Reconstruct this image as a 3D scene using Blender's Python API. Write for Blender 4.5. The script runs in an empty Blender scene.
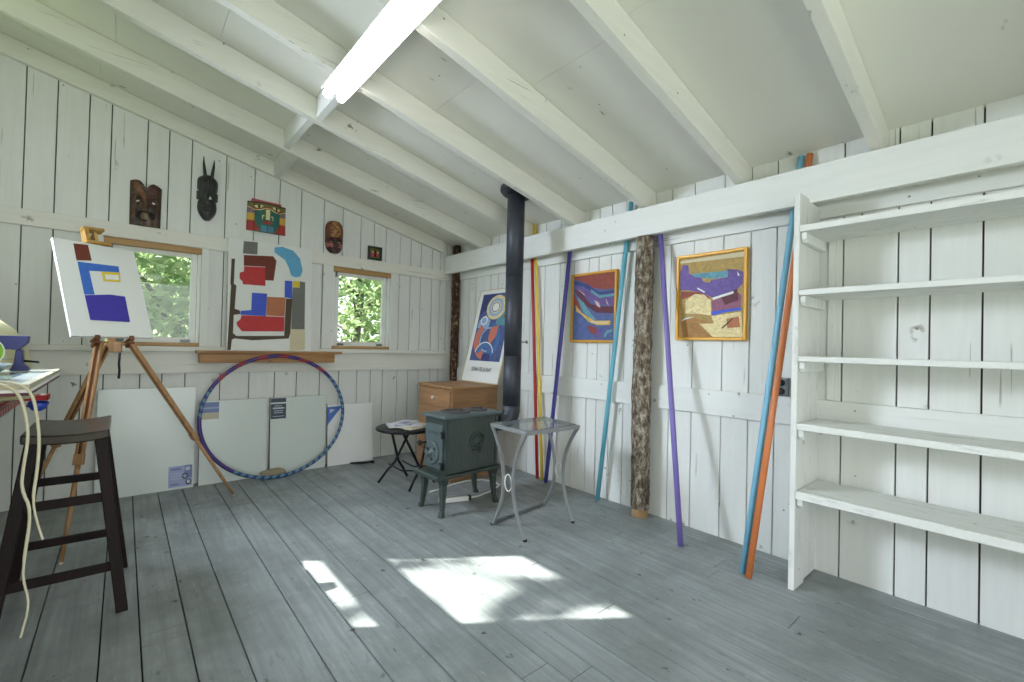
import bpy, bmesh, math, random
from mathutils import Vector, Matrix, noise
random.seed(7)
S = bpy.context.scene
COL = S.collection
V = Vector
PI = math.pi


# ------------------------------------------------------------------ camera, sky, sun, exposure
def aim(o, d, up=None):
    o.rotation_euler = V(d).to_track_quat('-Z', 'Y').to_euler()


yaw, pitch, roll = 0.7081, 0.0118, 0.0245
fw = V((math.sin(yaw) * math.cos(pitch), math.cos(yaw) * math.cos(pitch), math.sin(pitch)))
rt = fw.cross(V((0, 0, 1))).normalized()
up = rt.cross(fw)
r2 = rt * math.cos(roll) + up * math.sin(roll)
u2 = -rt * math.sin(roll) + up * math.cos(roll)
cam_data = bpy.data.cameras.new('camera')
cam_data.sensor_width = 36.0
cam_data.lens = 453.946 / 1024 * 36
cam_data.clip_start = 0.05
cam = bpy.data.objects.new('camera', cam_data)
COL.objects.link(cam)
m = Matrix((r2, u2, -fw)).transposed().to_4x4()
m.translation = V((-2.7626, -4.2523, 1.12))
cam.matrix_world = m
S.camera = cam

S.view_settings.view_transform = 'Standard'
S.view_settings.look = 'None'
S.view_settings.gamma = 1.0
S.view_settings.use_curve_mapping = False
S.view_settings.exposure = 0.2
S.cycles.use_denoising = True
S.cycles.max_bounces = 10
S.cycles.diffuse_bounces = 7
S.cycles.transparent_max_bounces = 16
S.cycles.sample_clamp_indirect = 6.0

W = bpy.data.worlds.new('sky')
S.world = W
W.use_nodes = True
bg = W.node_tree.nodes['Background']
bg.inputs['Color'].default_value = (0.90, 0.95, 1.0, 1)
bg.inputs['Strength'].default_value = 2.0


def light(name, kind, loc, direction, energy, color, size=None):
    d = bpy.data.lights.new(name, kind)
    d.energy = energy
    d.color = color
    if size:
        d.shape = 'RECTANGLE'
        d.size, d.size_y = size
    o = bpy.data.objects.new(name, d)
    COL.objects.link(o)
    o.location = loc
    aim(o, direction)
    return o


SUN_EL = math.radians(40)
sun = light('sun', 'SUN', (-8, 3, 8), (0.822 * math.cos(SUN_EL), -0.570 * math.cos(SUN_EL), -math.sin(SUN_EL)), 26.0, (1.0, 0.96, 0.90))
sun.data.angle = 0.009
light('daylight_left_window', 'AREA', (-3.71, -0.965, 2.06), (0.82, -0.57, -0.44), 41, (0.76, 0.85, 1.0), (0.68, 0.62)).data.spread = math.radians(104)
light('doorway_fill_lamp', 'AREA', (-2.45, -5.62, 1.20), (0.10, 1, -0.04), 40, (0.92, 0.95, 1.0), (2.0, 2.0))  # added fill lamp for overall brightness, set in the added doorway


# ------------------------------------------------------------------ materials
def lin(c):
    c = c / 255
    return c / 12.92 if c <= 0.04045 else ((c + 0.055) / 1.055) ** 2.4


def rgb(r, g, b, k=1.0):
    return (min(1, lin(r) * k), min(1, lin(g) * k), min(1, lin(b) * k), 1)


def mat(name, color, rough=0.6, metal=0.0, coat=0.0, spec=0.5):
    m = bpy.data.materials.new(name)
    m.use_nodes = True
    b = m.node_tree.nodes['Principled BSDF']
    b.inputs['Base Color'].default_value = color
    b.inputs['Roughness'].default_value = rough
    b.inputs['Metallic'].default_value = metal
    b.inputs['Coat Weight'].default_value = coat
    b.inputs['Specular IOR Level'].default_value = spec
    return m


class Net:
    """small helper to wire shader nodes"""
    def __init__(s, m):
        s.t = m.node_tree
        s.b = s.t.nodes['Principled BSDF']
        s.co = s.t.nodes.new('ShaderNodeTexCoord').outputs['Object']

    def map(s, scale, loc=(0, 0, 0)):
        n = s.t.nodes.new('ShaderNodeMapping')
        n.inputs['Scale'].default_value = scale
        n.inputs['Location'].default_value = loc
        s.t.links.new(s.co, n.inputs['Vector'])
        return n.outputs[0]

    def noise(s, vec, scale, detail=3, rough=0.55, dist=0.0):
        n = s.t.nodes.new('ShaderNodeTexNoise')
        n.inputs['Scale'].default_value = scale
        n.inputs['Detail'].default_value = detail
        n.inputs['Roughness'].default_value = rough
        n.inputs['Distortion'].default_value = dist
        s.t.links.new(vec, n.inputs['Vector'])
        return n.outputs['Fac']

    def vor(s, vec, scale, rnd=1.0, out='Distance'):
        n = s.t.nodes.new('ShaderNodeTexVoronoi')
        n.inputs['Scale'].default_value = scale
        n.inputs['Randomness'].default_value = rnd
        s.t.links.new(vec, n.inputs['Vector'])
        return n.outputs[out]

    def ramp(s, fac, stops):
        n = s.t.nodes.new('ShaderNodeValToRGB')
        e = n.color_ramp.elements
        while len(e) < len(stops):
            e.new(0.5)
        for k, (p, c) in zip(e, stops):
            k.position = p
            k.color = c if not isinstance(c, (int, float)) else (c, c, c, 1)
        s.t.links.new(fac, n.inputs[0])
        return n.outputs[0]

    def mix(s, fac, a, b, mode='MIX'):
        n = s.t.nodes.new('ShaderNodeMix')
        n.data_type = 'RGBA'
        n.blend_type = mode
        for sock, v in ((n.inputs[0], fac), (n.inputs[6], a), (n.inputs[7], b)):
            if hasattr(v, 'links'):
                s.t.links.new(v, sock)
            else:
                sock.default_value = v
        return n.outputs[2]

    def math(s, op, a, b):
        n = s.t.nodes.new('ShaderNodeMath')
        n.operation = op
        for sock, v in ((n.inputs[0], a), (n.inputs[1], b)):
            if hasattr(v, 'links'):
                s.t.links.new(v, sock)
            else:
                sock.default_value = v
        return n.outputs[0]

    def color(s, out):
        s.t.links.new(out, s.b.inputs['Base Color'])

    def rough(s, out):
        s.t.links.new(out, s.b.inputs['Roughness'])

    def bump(s, h, strength=0.3, dist=0.01):
        n = s.t.nodes.new('ShaderNodeBump')
        n.inputs['Strength'].default_value = strength
        n.inputs['Distance'].default_value = dist
        s.t.links.new(h, n.inputs['Height'])
        s.t.links.new(n.outputs[0], s.b.inputs['Normal'])


def grain(axis, a, b):
    """mapping scale that stretches a pattern along one axis"""
    v = [b, b, b]
    v['xyz'.index(axis)] = a
    return tuple(v)


def painted(name, axis, base, wear=0.0, off=0):
    """white painted rough-sawn timber with knots, nail heads and faint stains"""
    m = mat(name, base, 0.62)
    n = Net(m)
    g = n.noise(n.map(grain(axis, 1.0, 14.0), (off, off, off)), 2.2, 4, 0.6, 0.3)
    blot = n.noise(n.map((1, 1, 1), (off, 0, 0)), 1.9, 3)
    c = n.mix(n.ramp(g, [(0.3, 0.0), (0.75, 1.0)]), tuple(x * 0.93 for x in base[:3]) + (1,), base)
    c = n.mix(n.ramp(blot, [(0.35, 0.22), (0.65, 0.0)]), c, tuple(x * 0.82 for x in base[:3]) + (1,))
    kn = n.vor(n.map(grain(axis, 3.2, 5.2), (off + 1, 2, 3)), 1.0)
    kn2 = n.noise(n.map((1, 1, 1), (5, off, 1)), 26, 3)
    km = n.math('MULTIPLY', n.ramp(kn, [(0.05, 1.0), (0.17, 0.0)]), n.ramp(kn2, [(0.53, 0.0), (0.63, 1.0)]))
    c = n.mix(km, c, rgb(120, 116, 100))
    nl = n.vor(n.map((1, 1, 1), (off, 3, 7)), 7.0)
    c = n.mix(n.ramp(nl, [(0.03, 0.8), (0.045, 0.0)]), c, rgb(84, 82, 74))
    cr = n.noise(n.map(grain(axis, 1.3, 60.0), (2, off, 4)), 1.0, 2)
    cm = n.noise(n.map((1, 1, 1), (off, 9, 4)), 3.0, 2)
    cf = n.math('MULTIPLY', n.ramp(cr, [(0.665, 0.0), (0.69, 0.55)]), n.ramp(cm, [(0.55, 0.0), (0.62, 1.0)]))
    c = n.mix(cf, c, rgb(122, 120, 108))
    if wear:
        w = n.noise(n.map(grain(axis, 3.0, 16.0), (off, 1, 1)), 1.6, 5, 0.7)
        c = n.mix(n.ramp(w, [(0.56, 0.0), (0.70, wear)]), c, rgb(140, 142, 138))
    n.color(c)
    n.bump(g, 0.16, 0.006)
    return m


WHITE = (0.80, 0.81, 0.775, 1)
M = {}
M['white_z'] = painted('white_paint_upright', 'z', WHITE)
M['white_x'] = painted('white_paint_rafter', 'x', (0.815, 0.805, 0.735, 1), off=3)
M['white_y'] = painted('white_paint_beam', 'y', WHITE, off=5)
M['bounce_green'] = painted('green_bounce_paint', 'z', rgb(172, 176, 140), off=12)  # green picked for the unseen left wall to tint the light it bounces
M['shelf'] = painted('worn_white_shelf_paint', 'y', WHITE, wear=0.55, off=8)
M['shelf_z'] = painted('worn_white_upright_paint', 'z', WHITE, wear=0.35, off=9)
M['gap'] = mat('dark_seam', rgb(80, 82, 75), 0.9)
M['floor_gap'] = mat('floor_seam', rgb(62, 64, 60), 0.9)

m = mat('painted_plywood_ceiling', (0.815, 0.805, 0.735, 1), 0.6)
n = Net(m)
c = n.mix(n.ramp(n.noise(n.map((1, 1, 1)), 2.0, 3), [(0.35, 0.25), (0.6, 0.0)]), (0.815, 0.805, 0.735, 1), (0.72, 0.735, 0.68, 1))
k = n.math('MULTIPLY', n.ramp(n.vor(n.map((3, 5, 4)), 1.0), [(0.04, 1.0), (0.11, 0.0)]), n.ramp(n.noise(n.map((14, 40, 20)), 1.0, 3), [(0.5, 0.0), (0.62, 1.0)]))
c = n.mix(k, c, rgb(110, 108, 98))
c = n.mix(n.ramp(n.vor(n.map((1, 1, 1), (3, 3, 3)), 6.0), [(0.024, 0.8), (0.035, 0.0)]), c, rgb(90, 88, 80))
n.color(c)
M['ply'] = m

m = mat('grey_painted_floor_boards', rgb(150, 156, 155), 0.42)
n = Net(m)
g = n.noise(n.map((30, 1.4, 1)), 1.0, 5, 0.65, 0.5)
c = n.mix(n.ramp(g, [(0.3, 0.0), (0.7, 1.0)]), rgb(124, 130, 130), rgb(156, 162, 163))
bl = n.noise(n.map((1, 1, 1)), 2.2, 6, 0.68)
c = n.mix(n.ramp(bl, [(0.42, 0.0), (0.62, 0.65)]), c, rgb(112, 119, 117))
sc = n.noise(n.map((46, 7, 1), (4, 4, 0)), 1.0, 5, 0.75)
sm = n.noise(n.map((1, 1, 1), (7, 1, 0)), 1.9, 3)
wear = n.math('MULTIPLY', n.ramp(sc, [(0.57, 0.0), (0.70, 0.6)]), n.ramp(sm, [(0.44, 0.0), (0.60, 1.0)]))
c = n.mix(wear, c, rgb(180, 185, 185))
sd = n.noise(n.map((36, 9, 1), (1, 8, 0)), 1.0, 5, 0.75)
sdm = n.noise(n.map((1, 1, 1), (2, 5, 0)), 1.6, 3)
scuff = n.math('MULTIPLY', n.ramp(sd, [(0.56, 0.0), (0.68, 0.75)]), n.ramp(sdm, [(0.46, 0.0), (0.62, 1.0)]))
c = n.mix(scuff, c, rgb(86, 90, 87))
sp = n.math('MULTIPLY', n.ramp(n.vor(n.map((7.5, 5.5, 1)), 1.0), [(0.08, 1.0), (0.14, 0.0)]), n.ramp(n.noise(n.map((1, 1, 1)), 30, 2), [(0.5, 0.0), (0.6, 1.0)]))
c = n.mix(sp, c, rgb(62, 64, 60))
nh = n.vor(n.map((7.2, 1.9, 1), (.3, .2, 0)), 1.0, 0.25)
c = n.mix(n.ramp(nh, [(0.028, 0.75), (0.04, 0.0)]), c, rgb(70, 72, 68))
n.color(c)
n.rough(n.ramp(bl, [(0.3, 0.36), (0.7, 0.55)]))
n.bump(g, 0.12, 0.004)
M['floor'] = m


def wood(name, dark, light_, axis='x', rough=0.5, scale=1.0, coat=0.0):
    m = mat(name, light_, rough, coat=coat)
    n = Net(m)
    g = n.noise(n.map(tuple(x * scale for x in grain(axis, 2.0, 30.0))), 1.0, 4, 0.6, 0.5)
    c = n.mix(n.ramp(g, [(0.32, 0.0), (0.68, 1.0)]), dark, light_)
    k = n.vor(n.map(tuple(x * scale for x in grain(axis, 4.0, 7.0)), (3, 1, 2)), 1.0)
    c = n.mix(n.ramp(k, [(0.05, 0.75), (0.12, 0.0)]), c, tuple(x * 0.35 for x in dark[:3]) + (1,))
    n.color(c)
    n.bump(g, 0.1, 0.004)
    return m


M['raw_strip'] = wood('raw_wood_strip', rgb(150, 112, 66), rgb(186, 146, 92), 'x')
M['ledge'] = wood('ledge_wood', rgb(140, 98, 52), rgb(178, 132, 80), 'x')
M['chest'] = wood('pine_chest_wood', rgb(142, 102, 66), rgb(172, 130, 90), 'y')
M['chest_z'] = wood('pine_chest_side_wood', rgb(138, 100, 64), rgb(168, 128, 88), 'x')
M['easel'] = wood('easel_beech', rgb(150, 110, 72), rgb(190, 148, 104), 'z')
M['easel_dark'] = wood('easel_slot_wood', rgb(86, 50, 28), rgb(116, 70, 40), 'z')
M['clamp'] = wood('easel_clamp_wood', rgb(168, 124, 58), rgb(204, 164, 88), 'z')
M['stool'] = wood('dark_espresso_wood', rgb(22, 13, 13), rgb(34, 20, 19), 'z', 0.5)
M['stool_seat'] = wood('dark_seat_wood', rgb(40, 30, 28), rgb(54, 41, 37), 'y', 0.32, coat=0.2)
for nm in ('stool', 'stool_seat'):
    M[nm].node_tree.nodes['Principled BSDF'].inputs['Specular IOR Level'].default_value = 0.22
M['stool'].node_tree.nodes['Principled BSDF'].inputs['Roughness'].default_value = 0.6
M['plastic_white'] = mat('white_plastic', rgb(225, 225, 220), 0.4)


def bark(name, cols, scale=1.0):
    m = mat(name, cols[1], 0.95)
    n = Net(m)
    a = n.noise(n.map((34 * scale, 34 * scale, 20 * scale)), 1.0, 6, 0.75, 0.3)
    big = n.noise(n.map((7 * scale, 7 * scale, 6 * scale)), 1.0, 3)
    c = n.ramp(n.math('ADD', n.math('MULTIPLY', a, 0.75), n.math('MULTIPLY', big, 0.25)), [(0.36, cols[0]), (0.46, cols[1]), (0.53, cols[2]), (0.60, cols[3])])
    cr = n.noise(n.map((60 * scale, 60 * scale, 14 * scale), (3, 3, 3)), 1.0, 3, 0.6)
    c = n.mix(n.ramp(cr, [(0.36, 0.8), (0.46, 0.0)]), c, cols[0])
    n.color(c)
    n.bump(n.math('ADD', a, cr), 0.9, 0.02)
    return m


M['bark'] = bark('grey_brown_bark', [rgb(62, 50, 40), rgb(112, 98, 82), rgb(150, 138, 120), rgb(196, 188, 172)])
M['bark_red'] = bark('red_brown_bark', [rgb(38, 22, 18), rgb(66, 40, 32), rgb(92, 62, 48), rgb(170, 150, 110)])
M['cut_wood'] = wood('peeled_log_wood', rgb(148, 116, 78), rgb(176, 144, 104), 'z')

glass = bpy.data.materials.new('window_glass')
glass.use_nodes = True
t = glass.node_tree
t.nodes.clear()
o_ = t.nodes.new('ShaderNodeOutputMaterial')
mx = t.nodes.new('ShaderNodeMixShader')
tr = t.nodes.new('ShaderNodeBsdfTransparent')
gl = t.nodes.new('ShaderNodeBsdfGlossy')
gl.inputs['Roughness'].default_value = 0.02
tr.inputs['Color'].default_value = (0.95, 0.97, 0.96, 1)
mx.inputs[0].default_value = 0.022
t.links.new(tr.outputs[0], mx.inputs[1])
t.links.new(gl.outputs[0], mx.inputs[2])
t.links.new(mx.outputs[0], o_.inputs[0])
M['glass'] = glass

for nm, c_, r_, me_ in [
    ('sash', rgb(232, 234, 232), 0.45, 0), ('black_metal', rgb(30, 31, 34), 0.45, 0.6),
    ('pipe', rgb(66, 69, 77), 0.5, 0.5), ('chrome', rgb(190, 190, 188), 0.25, 1.0),
    ('zinc', rgb(120, 122, 124), 0.45, 0.7), ('table_grey', rgb(156, 158, 158), 0.4, 0.55),
    ('knob_white', rgb(232, 228, 218), 0.3, 0), ('black', rgb(24, 24, 26), 0.6, 0),
    ('canvas_white', rgb(226, 228, 224), 0.75, 0), ('canvas_side', rgb(236, 238, 236), 0.7, 0),
    ('brown', rgb(112, 50, 34), 0.7, 0), ('blue', rgb(56, 108, 196), 0.6, 0), ('yellow', rgb(222, 196, 50), 0.6, 0),
    ('white', rgb(232, 232, 228), 0.7, 0), ('violet', rgb(60, 50, 160), 0.6, 0), ('grey', rgb(112, 112, 106), 0.7, 0),
    ('red', rgb(186, 44, 46), 0.6, 0), ('sky', rgb(96, 168, 208), 0.6, 0), ('royal', rgb(60, 86, 200), 0.6, 0),
    ('rust', rgb(178, 112, 76), 0.7, 0), ('cream', rgb(206, 196, 162), 0.7, 0), ('bark_paint', rgb(78, 64, 48), 0.7, 0),
    ('brick', rgb(138, 60, 44), 0.6, 0), ('navy', rgb(48, 58, 116), 0.55, 0), ('plum', rgb(98, 76, 132), 0.6, 0),
    ('teal', rgb(92, 146, 160), 0.6, 0), ('maroon', rgb(92, 36, 52), 0.6, 0), ('gold', rgb(208, 172, 82), 0.6, 0),
    ('pink', rgb(206, 170, 172), 0.6, 0), ('slate', rgb(76, 92, 142), 0.6, 0), ('olive', rgb(172, 144, 86), 0.7, 0),
    ('purple', rgb(100, 78, 146), 0.6, 0), ('butter', rgb(226, 208, 156), 0.7, 0), ('mauve', rgb(140, 84, 110), 0.6, 0),
    ('tan', rgb(166, 122, 70), 0.7, 0), ('frame_gold', rgb(206, 150, 40), 0.4, 0.1), ('frame_dark', rgb(96, 62, 24), 0.6, 0),
    ('pole_red', rgb(170, 34, 32), 0.4, 0), ('pole_yellow', rgb(226, 196, 70), 0.4, 0), ('pole_indigo', rgb(74, 70, 152), 0.4, 0),
    ('pole_teal', rgb(98, 170, 188), 0.4, 0), ('pole_violet', rgb(118, 104, 174), 0.4, 0), ('pole_blue', rgb(124, 184, 212), 0.4, 0),
    ('pole_orange', rgb(208, 122, 70), 0.4, 0), ('salmon', rgb(206, 118, 96), 0.6, 0), ('powder', rgb(150, 178, 214), 0.6, 0),
    ('steelblue', rgb(72, 112, 168), 0.6, 0), ('sticker_blue', rgb(112, 130, 172), 0.5, 0), ('sticker_lav', rgb(158, 166, 206), 0.5, 0),
    ('sticker_dark', rgb(62, 70, 82), 0.5, 0), ('sticker_beige', rgb(186, 182, 156), 0.5, 0), ('sticker_tri', rgb(80, 116, 190), 0.5, 0),
    ('line', rgb(196, 202, 208), 0.6, 0), ('stone', rgb(150, 140, 114), 0.9, 0), ('hoop_blue', rgb(44, 56, 128), 0.35, 0),
    ('hoop_teal', rgb(92, 140, 150), 0.35, 0), ('hoop_violet', rgb(66, 48, 122), 0.35, 0), ('hoop_red', rgb(150, 46, 60), 0.35, 0),
    ('mask_green', rgb(38, 98, 86), 0.5, 0), ('mask_red', rgb(160, 50, 44), 0.5, 0), ('mask_yellow', rgb(204, 164, 62), 0.5, 0),
    ('mask_mauve', rgb(122, 104, 124), 0.5, 0), ('mask_cream', rgb(226, 216, 160), 0.5, 0), ('mask_pink', rgb(176, 82, 82), 0.5, 0),
    ('mask_olive', rgb(110, 104, 48), 0.5, 0), ('mask_blue', rgb(70, 128, 150), 0.5, 0), ('frame_green', rgb(36, 48, 44), 0.5, 0),
    ('vise', rgb(52, 54, 108), 0.4, 0.2), ('lime', rgb(140, 196, 60), 0.5, 0), ('dome', rgb(190, 186, 146), 0.7, 0),
    ('cup', rgb(48, 76, 190), 0.35, 0), ('cord', rgb(206, 200, 172), 0.7, 0), ('paper', rgb(216, 214, 206), 0.8, 0),
    ('bench', rgb(170, 176, 170), 0.6, 0), ('clear_tray', rgb(176, 190, 196), 0.15, 0), ('portfolio', rgb(150, 172, 164), 0.12, 0),
    ('magazine_a', rgb(196, 198, 206), 0.4, 0), ('magazine_b', rgb(206, 186, 150), 0.4, 0), ('magazine_c', rgb(106, 116, 146), 0.4, 0),
    ('outlet', rgb(120, 124, 128), 0.35, 0.6), ('rubber', rgb(20, 20, 20), 0.8, 0), ('cardboard', rgb(170, 150, 116), 0.8, 0),
    ('wrap', rgb(212, 220, 214), 0.22, 0), ('wrap_side_shade', rgb(120, 124, 118), 0.5, 0), ('strap', rgb(30, 32, 34), 0.7, 0),
    ('ink', rgb(60, 64, 72), 0.7, 0), ('sill', rgb(206, 210, 200), 0.6, 0), ('tool_grip', rgb(120, 104, 58), 0.6, 0),
    ('tiki_brown', rgb(118, 78, 46), 0.4, 0), ('tiki_red', rgb(78, 40, 32), 0.4, 0), ('shell', rgb(226, 226, 220), 0.2, 0),
    ('ochre', rgb(166, 124, 62), 0.5, 0), ('mask_rose', rgb(150, 92, 84), 0.45, 0)]:
    M[nm] = mat(nm, c_, r_, me_)


def brushed(m, lo=0.80, hi=1.14):
    """brush streaks in one artist's colour"""
    base = tuple(m.node_tree.nodes['Principled BSDF'].inputs['Base Color'].default_value)[:3]
    n = Net(m)
    a = n.noise(n.map((24, 24, 30), (random.random() * 9, 0, 0)), 1.0, 4, 0.6, 1.6)
    n.color(n.mix(n.ramp(a, [(0.3, 0.0), (0.7, 1.0)]), tuple(x * lo for x in base) + (1,), tuple(min(1, x * hi) for x in base) + (1,)))


for nm in ('brown', 'blue', 'yellow', 'violet', 'grey', 'red', 'sky', 'royal', 'rust', 'bark_paint'):
    brushed(M[nm], 0.88, 1.10)
for nm in ('brick', 'navy', 'plum', 'teal', 'maroon', 'gold', 'pink', 'slate', 'olive', 'purple', 'butter', 'mauve', 'tan'):
    brushed(M[nm], 0.74, 1.22)


def carved(name, dark, light_):
    m = mat(name, dark, 0.38)
    n = Net(m)
    a = n.noise(n.map((30, 30, 12)), 1.0, 4, 0.6, 1.0)
    n.color(n.mix(n.ramp(a, [(0.35, 0.0), (0.68, 1.0)]), dark, light_))
    n.bump(a, 0.3, 0.004)
    return m


M['tiki'] = carved('carved_dark_wood', rgb(48, 34, 28), rgb(92, 66, 48))
M['ebony'] = carved('black_carved_wood', rgb(30, 31, 31), rgb(58, 60, 58))
M['mahogany'] = carved('red_brown_carved_wood', rgb(70, 30, 24), rgb(122, 62, 40))
M['mahogany_dark'] = carved('dark_red_carved_wood', rgb(44, 20, 22), rgb(84, 42, 40))
M['iron'] = carved('green_grey_enamelled_iron', rgb(50, 60, 55), rgb(60, 71, 66))
M['iron_light'] = carved('blue_grey_enamelled_iron', rgb(74, 87, 87), rgb(86, 99, 99))
M['tongue'] = carved('worn_tan_carved_wood', rgb(92, 74, 60), rgb(132, 112, 94))
M['mouth'] = mat('dark_mouth_hollow', rgb(24, 18, 16), 0.7)
M['plate'] = carved('blackened_cook_plate', rgb(56, 54, 58), rgb(78, 76, 80))

m = mat('red_white_striped_cloth', rgb(170, 50, 52), 0.8)
n = Net(m)
w_ = n.t.nodes.new('ShaderNodeTexWave')
w_.bands_direction = 'X'
w_.inputs['Scale'].default_value = 9.0
n.t.links.new(n.co, w_.inputs['Vector'])
w2 = n.t.nodes.new('ShaderNodeTexWave')
w2.bands_direction = 'Y'
w2.inputs['Scale'].default_value = 9.0
n.t.links.new(n.co, w2.inputs['Vector'])
n.color(n.mix(n.ramp(n.math('MULTIPLY', w_.outputs['Fac'], w2.outputs['Fac']), [(0.3, 0.0), (0.34, 1.0)]), rgb(172, 48, 50), rgb(224, 214, 208)))
M['cloth'] = m

tube = bpy.data.materials.new('lit_fluorescent_tube')
tube.use_nodes = True
tb = tube.node_tree.nodes['Principled BSDF']
tb.inputs['Base Color'].default_value = (0.9, 0.9, 0.9, 1)
tb.inputs['Emission Color'].default_value = (1.0, 0.99, 0.96, 1)
tb.inputs['Emission Strength'].default_value = 8.0
M['tube'] = tube


def leafmat(name, c1, c2):
    m = bpy.data.materials.new(name)
    m.use_nodes = True
    t = m.node_tree
    t.nodes.clear()
    o = t.nodes.new('ShaderNodeOutputMaterial')
    mx = t.nodes.new('ShaderNodeMixShader')
    d = t.nodes.new('ShaderNodeBsdfDiffuse')
    l = t.nodes.new('ShaderNodeBsdfTranslucent')
    nz = t.nodes.new('ShaderNodeTexNoise')
    nz.inputs['Scale'].default_value = 3.0
    tc = t.nodes.new('ShaderNodeTexCoord')
    r = t.nodes.new('ShaderNodeValToRGB')
    r.color_ramp.elements[0].position = 0.35
    r.color_ramp.elements[1].position = 0.65
    r.color_ramp.elements[0].color = c1
    r.color_ramp.elements[1].color = c2
    t.links.new(tc.outputs['Object'], nz.inputs['Vector'])
    t.links.new(nz.outputs['Fac'], r.inputs[0])
    t.links.new(r.outputs[0], d.inputs['Color'])
    t.links.new(r.outputs[0], l.inputs['Color'])
    mx.inputs[0].default_value = 0.5
    t.links.new(d.outputs[0], mx.inputs[1])
    t.links.new(l.outputs[0], mx.inputs[2])
    t.links.new(mx.outputs[0], o.inputs[0])
    return m


M['leaf'] = leafmat('bright_green_leaves', rgb(96, 138, 60), rgb(168, 196, 110))
M['leaf_pale'] = leafmat('pale_green_leaves', rgb(108, 136, 92), rgb(176, 193, 148))
M['leaf_dark'] = leafmat('mid_green_leaves', rgb(50, 84, 38), rgb(90, 126, 60))
M['trunk'] = bark('tree_trunk_bark', [rgb(50, 46, 40), rgb(84, 80, 72), rgb(110, 106, 96), rgb(140, 136, 126)], 0.6)
m = mat('forest_ground', rgb(84, 104, 56), 0.95)
n = Net(m)
n.color(n.ramp(n.noise(n.map((1, 1, 1)), 1.5, 5), [(0.35, rgb(70, 74, 48)), (0.65, rgb(104, 132, 66))]))
M['ground'] = m


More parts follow.
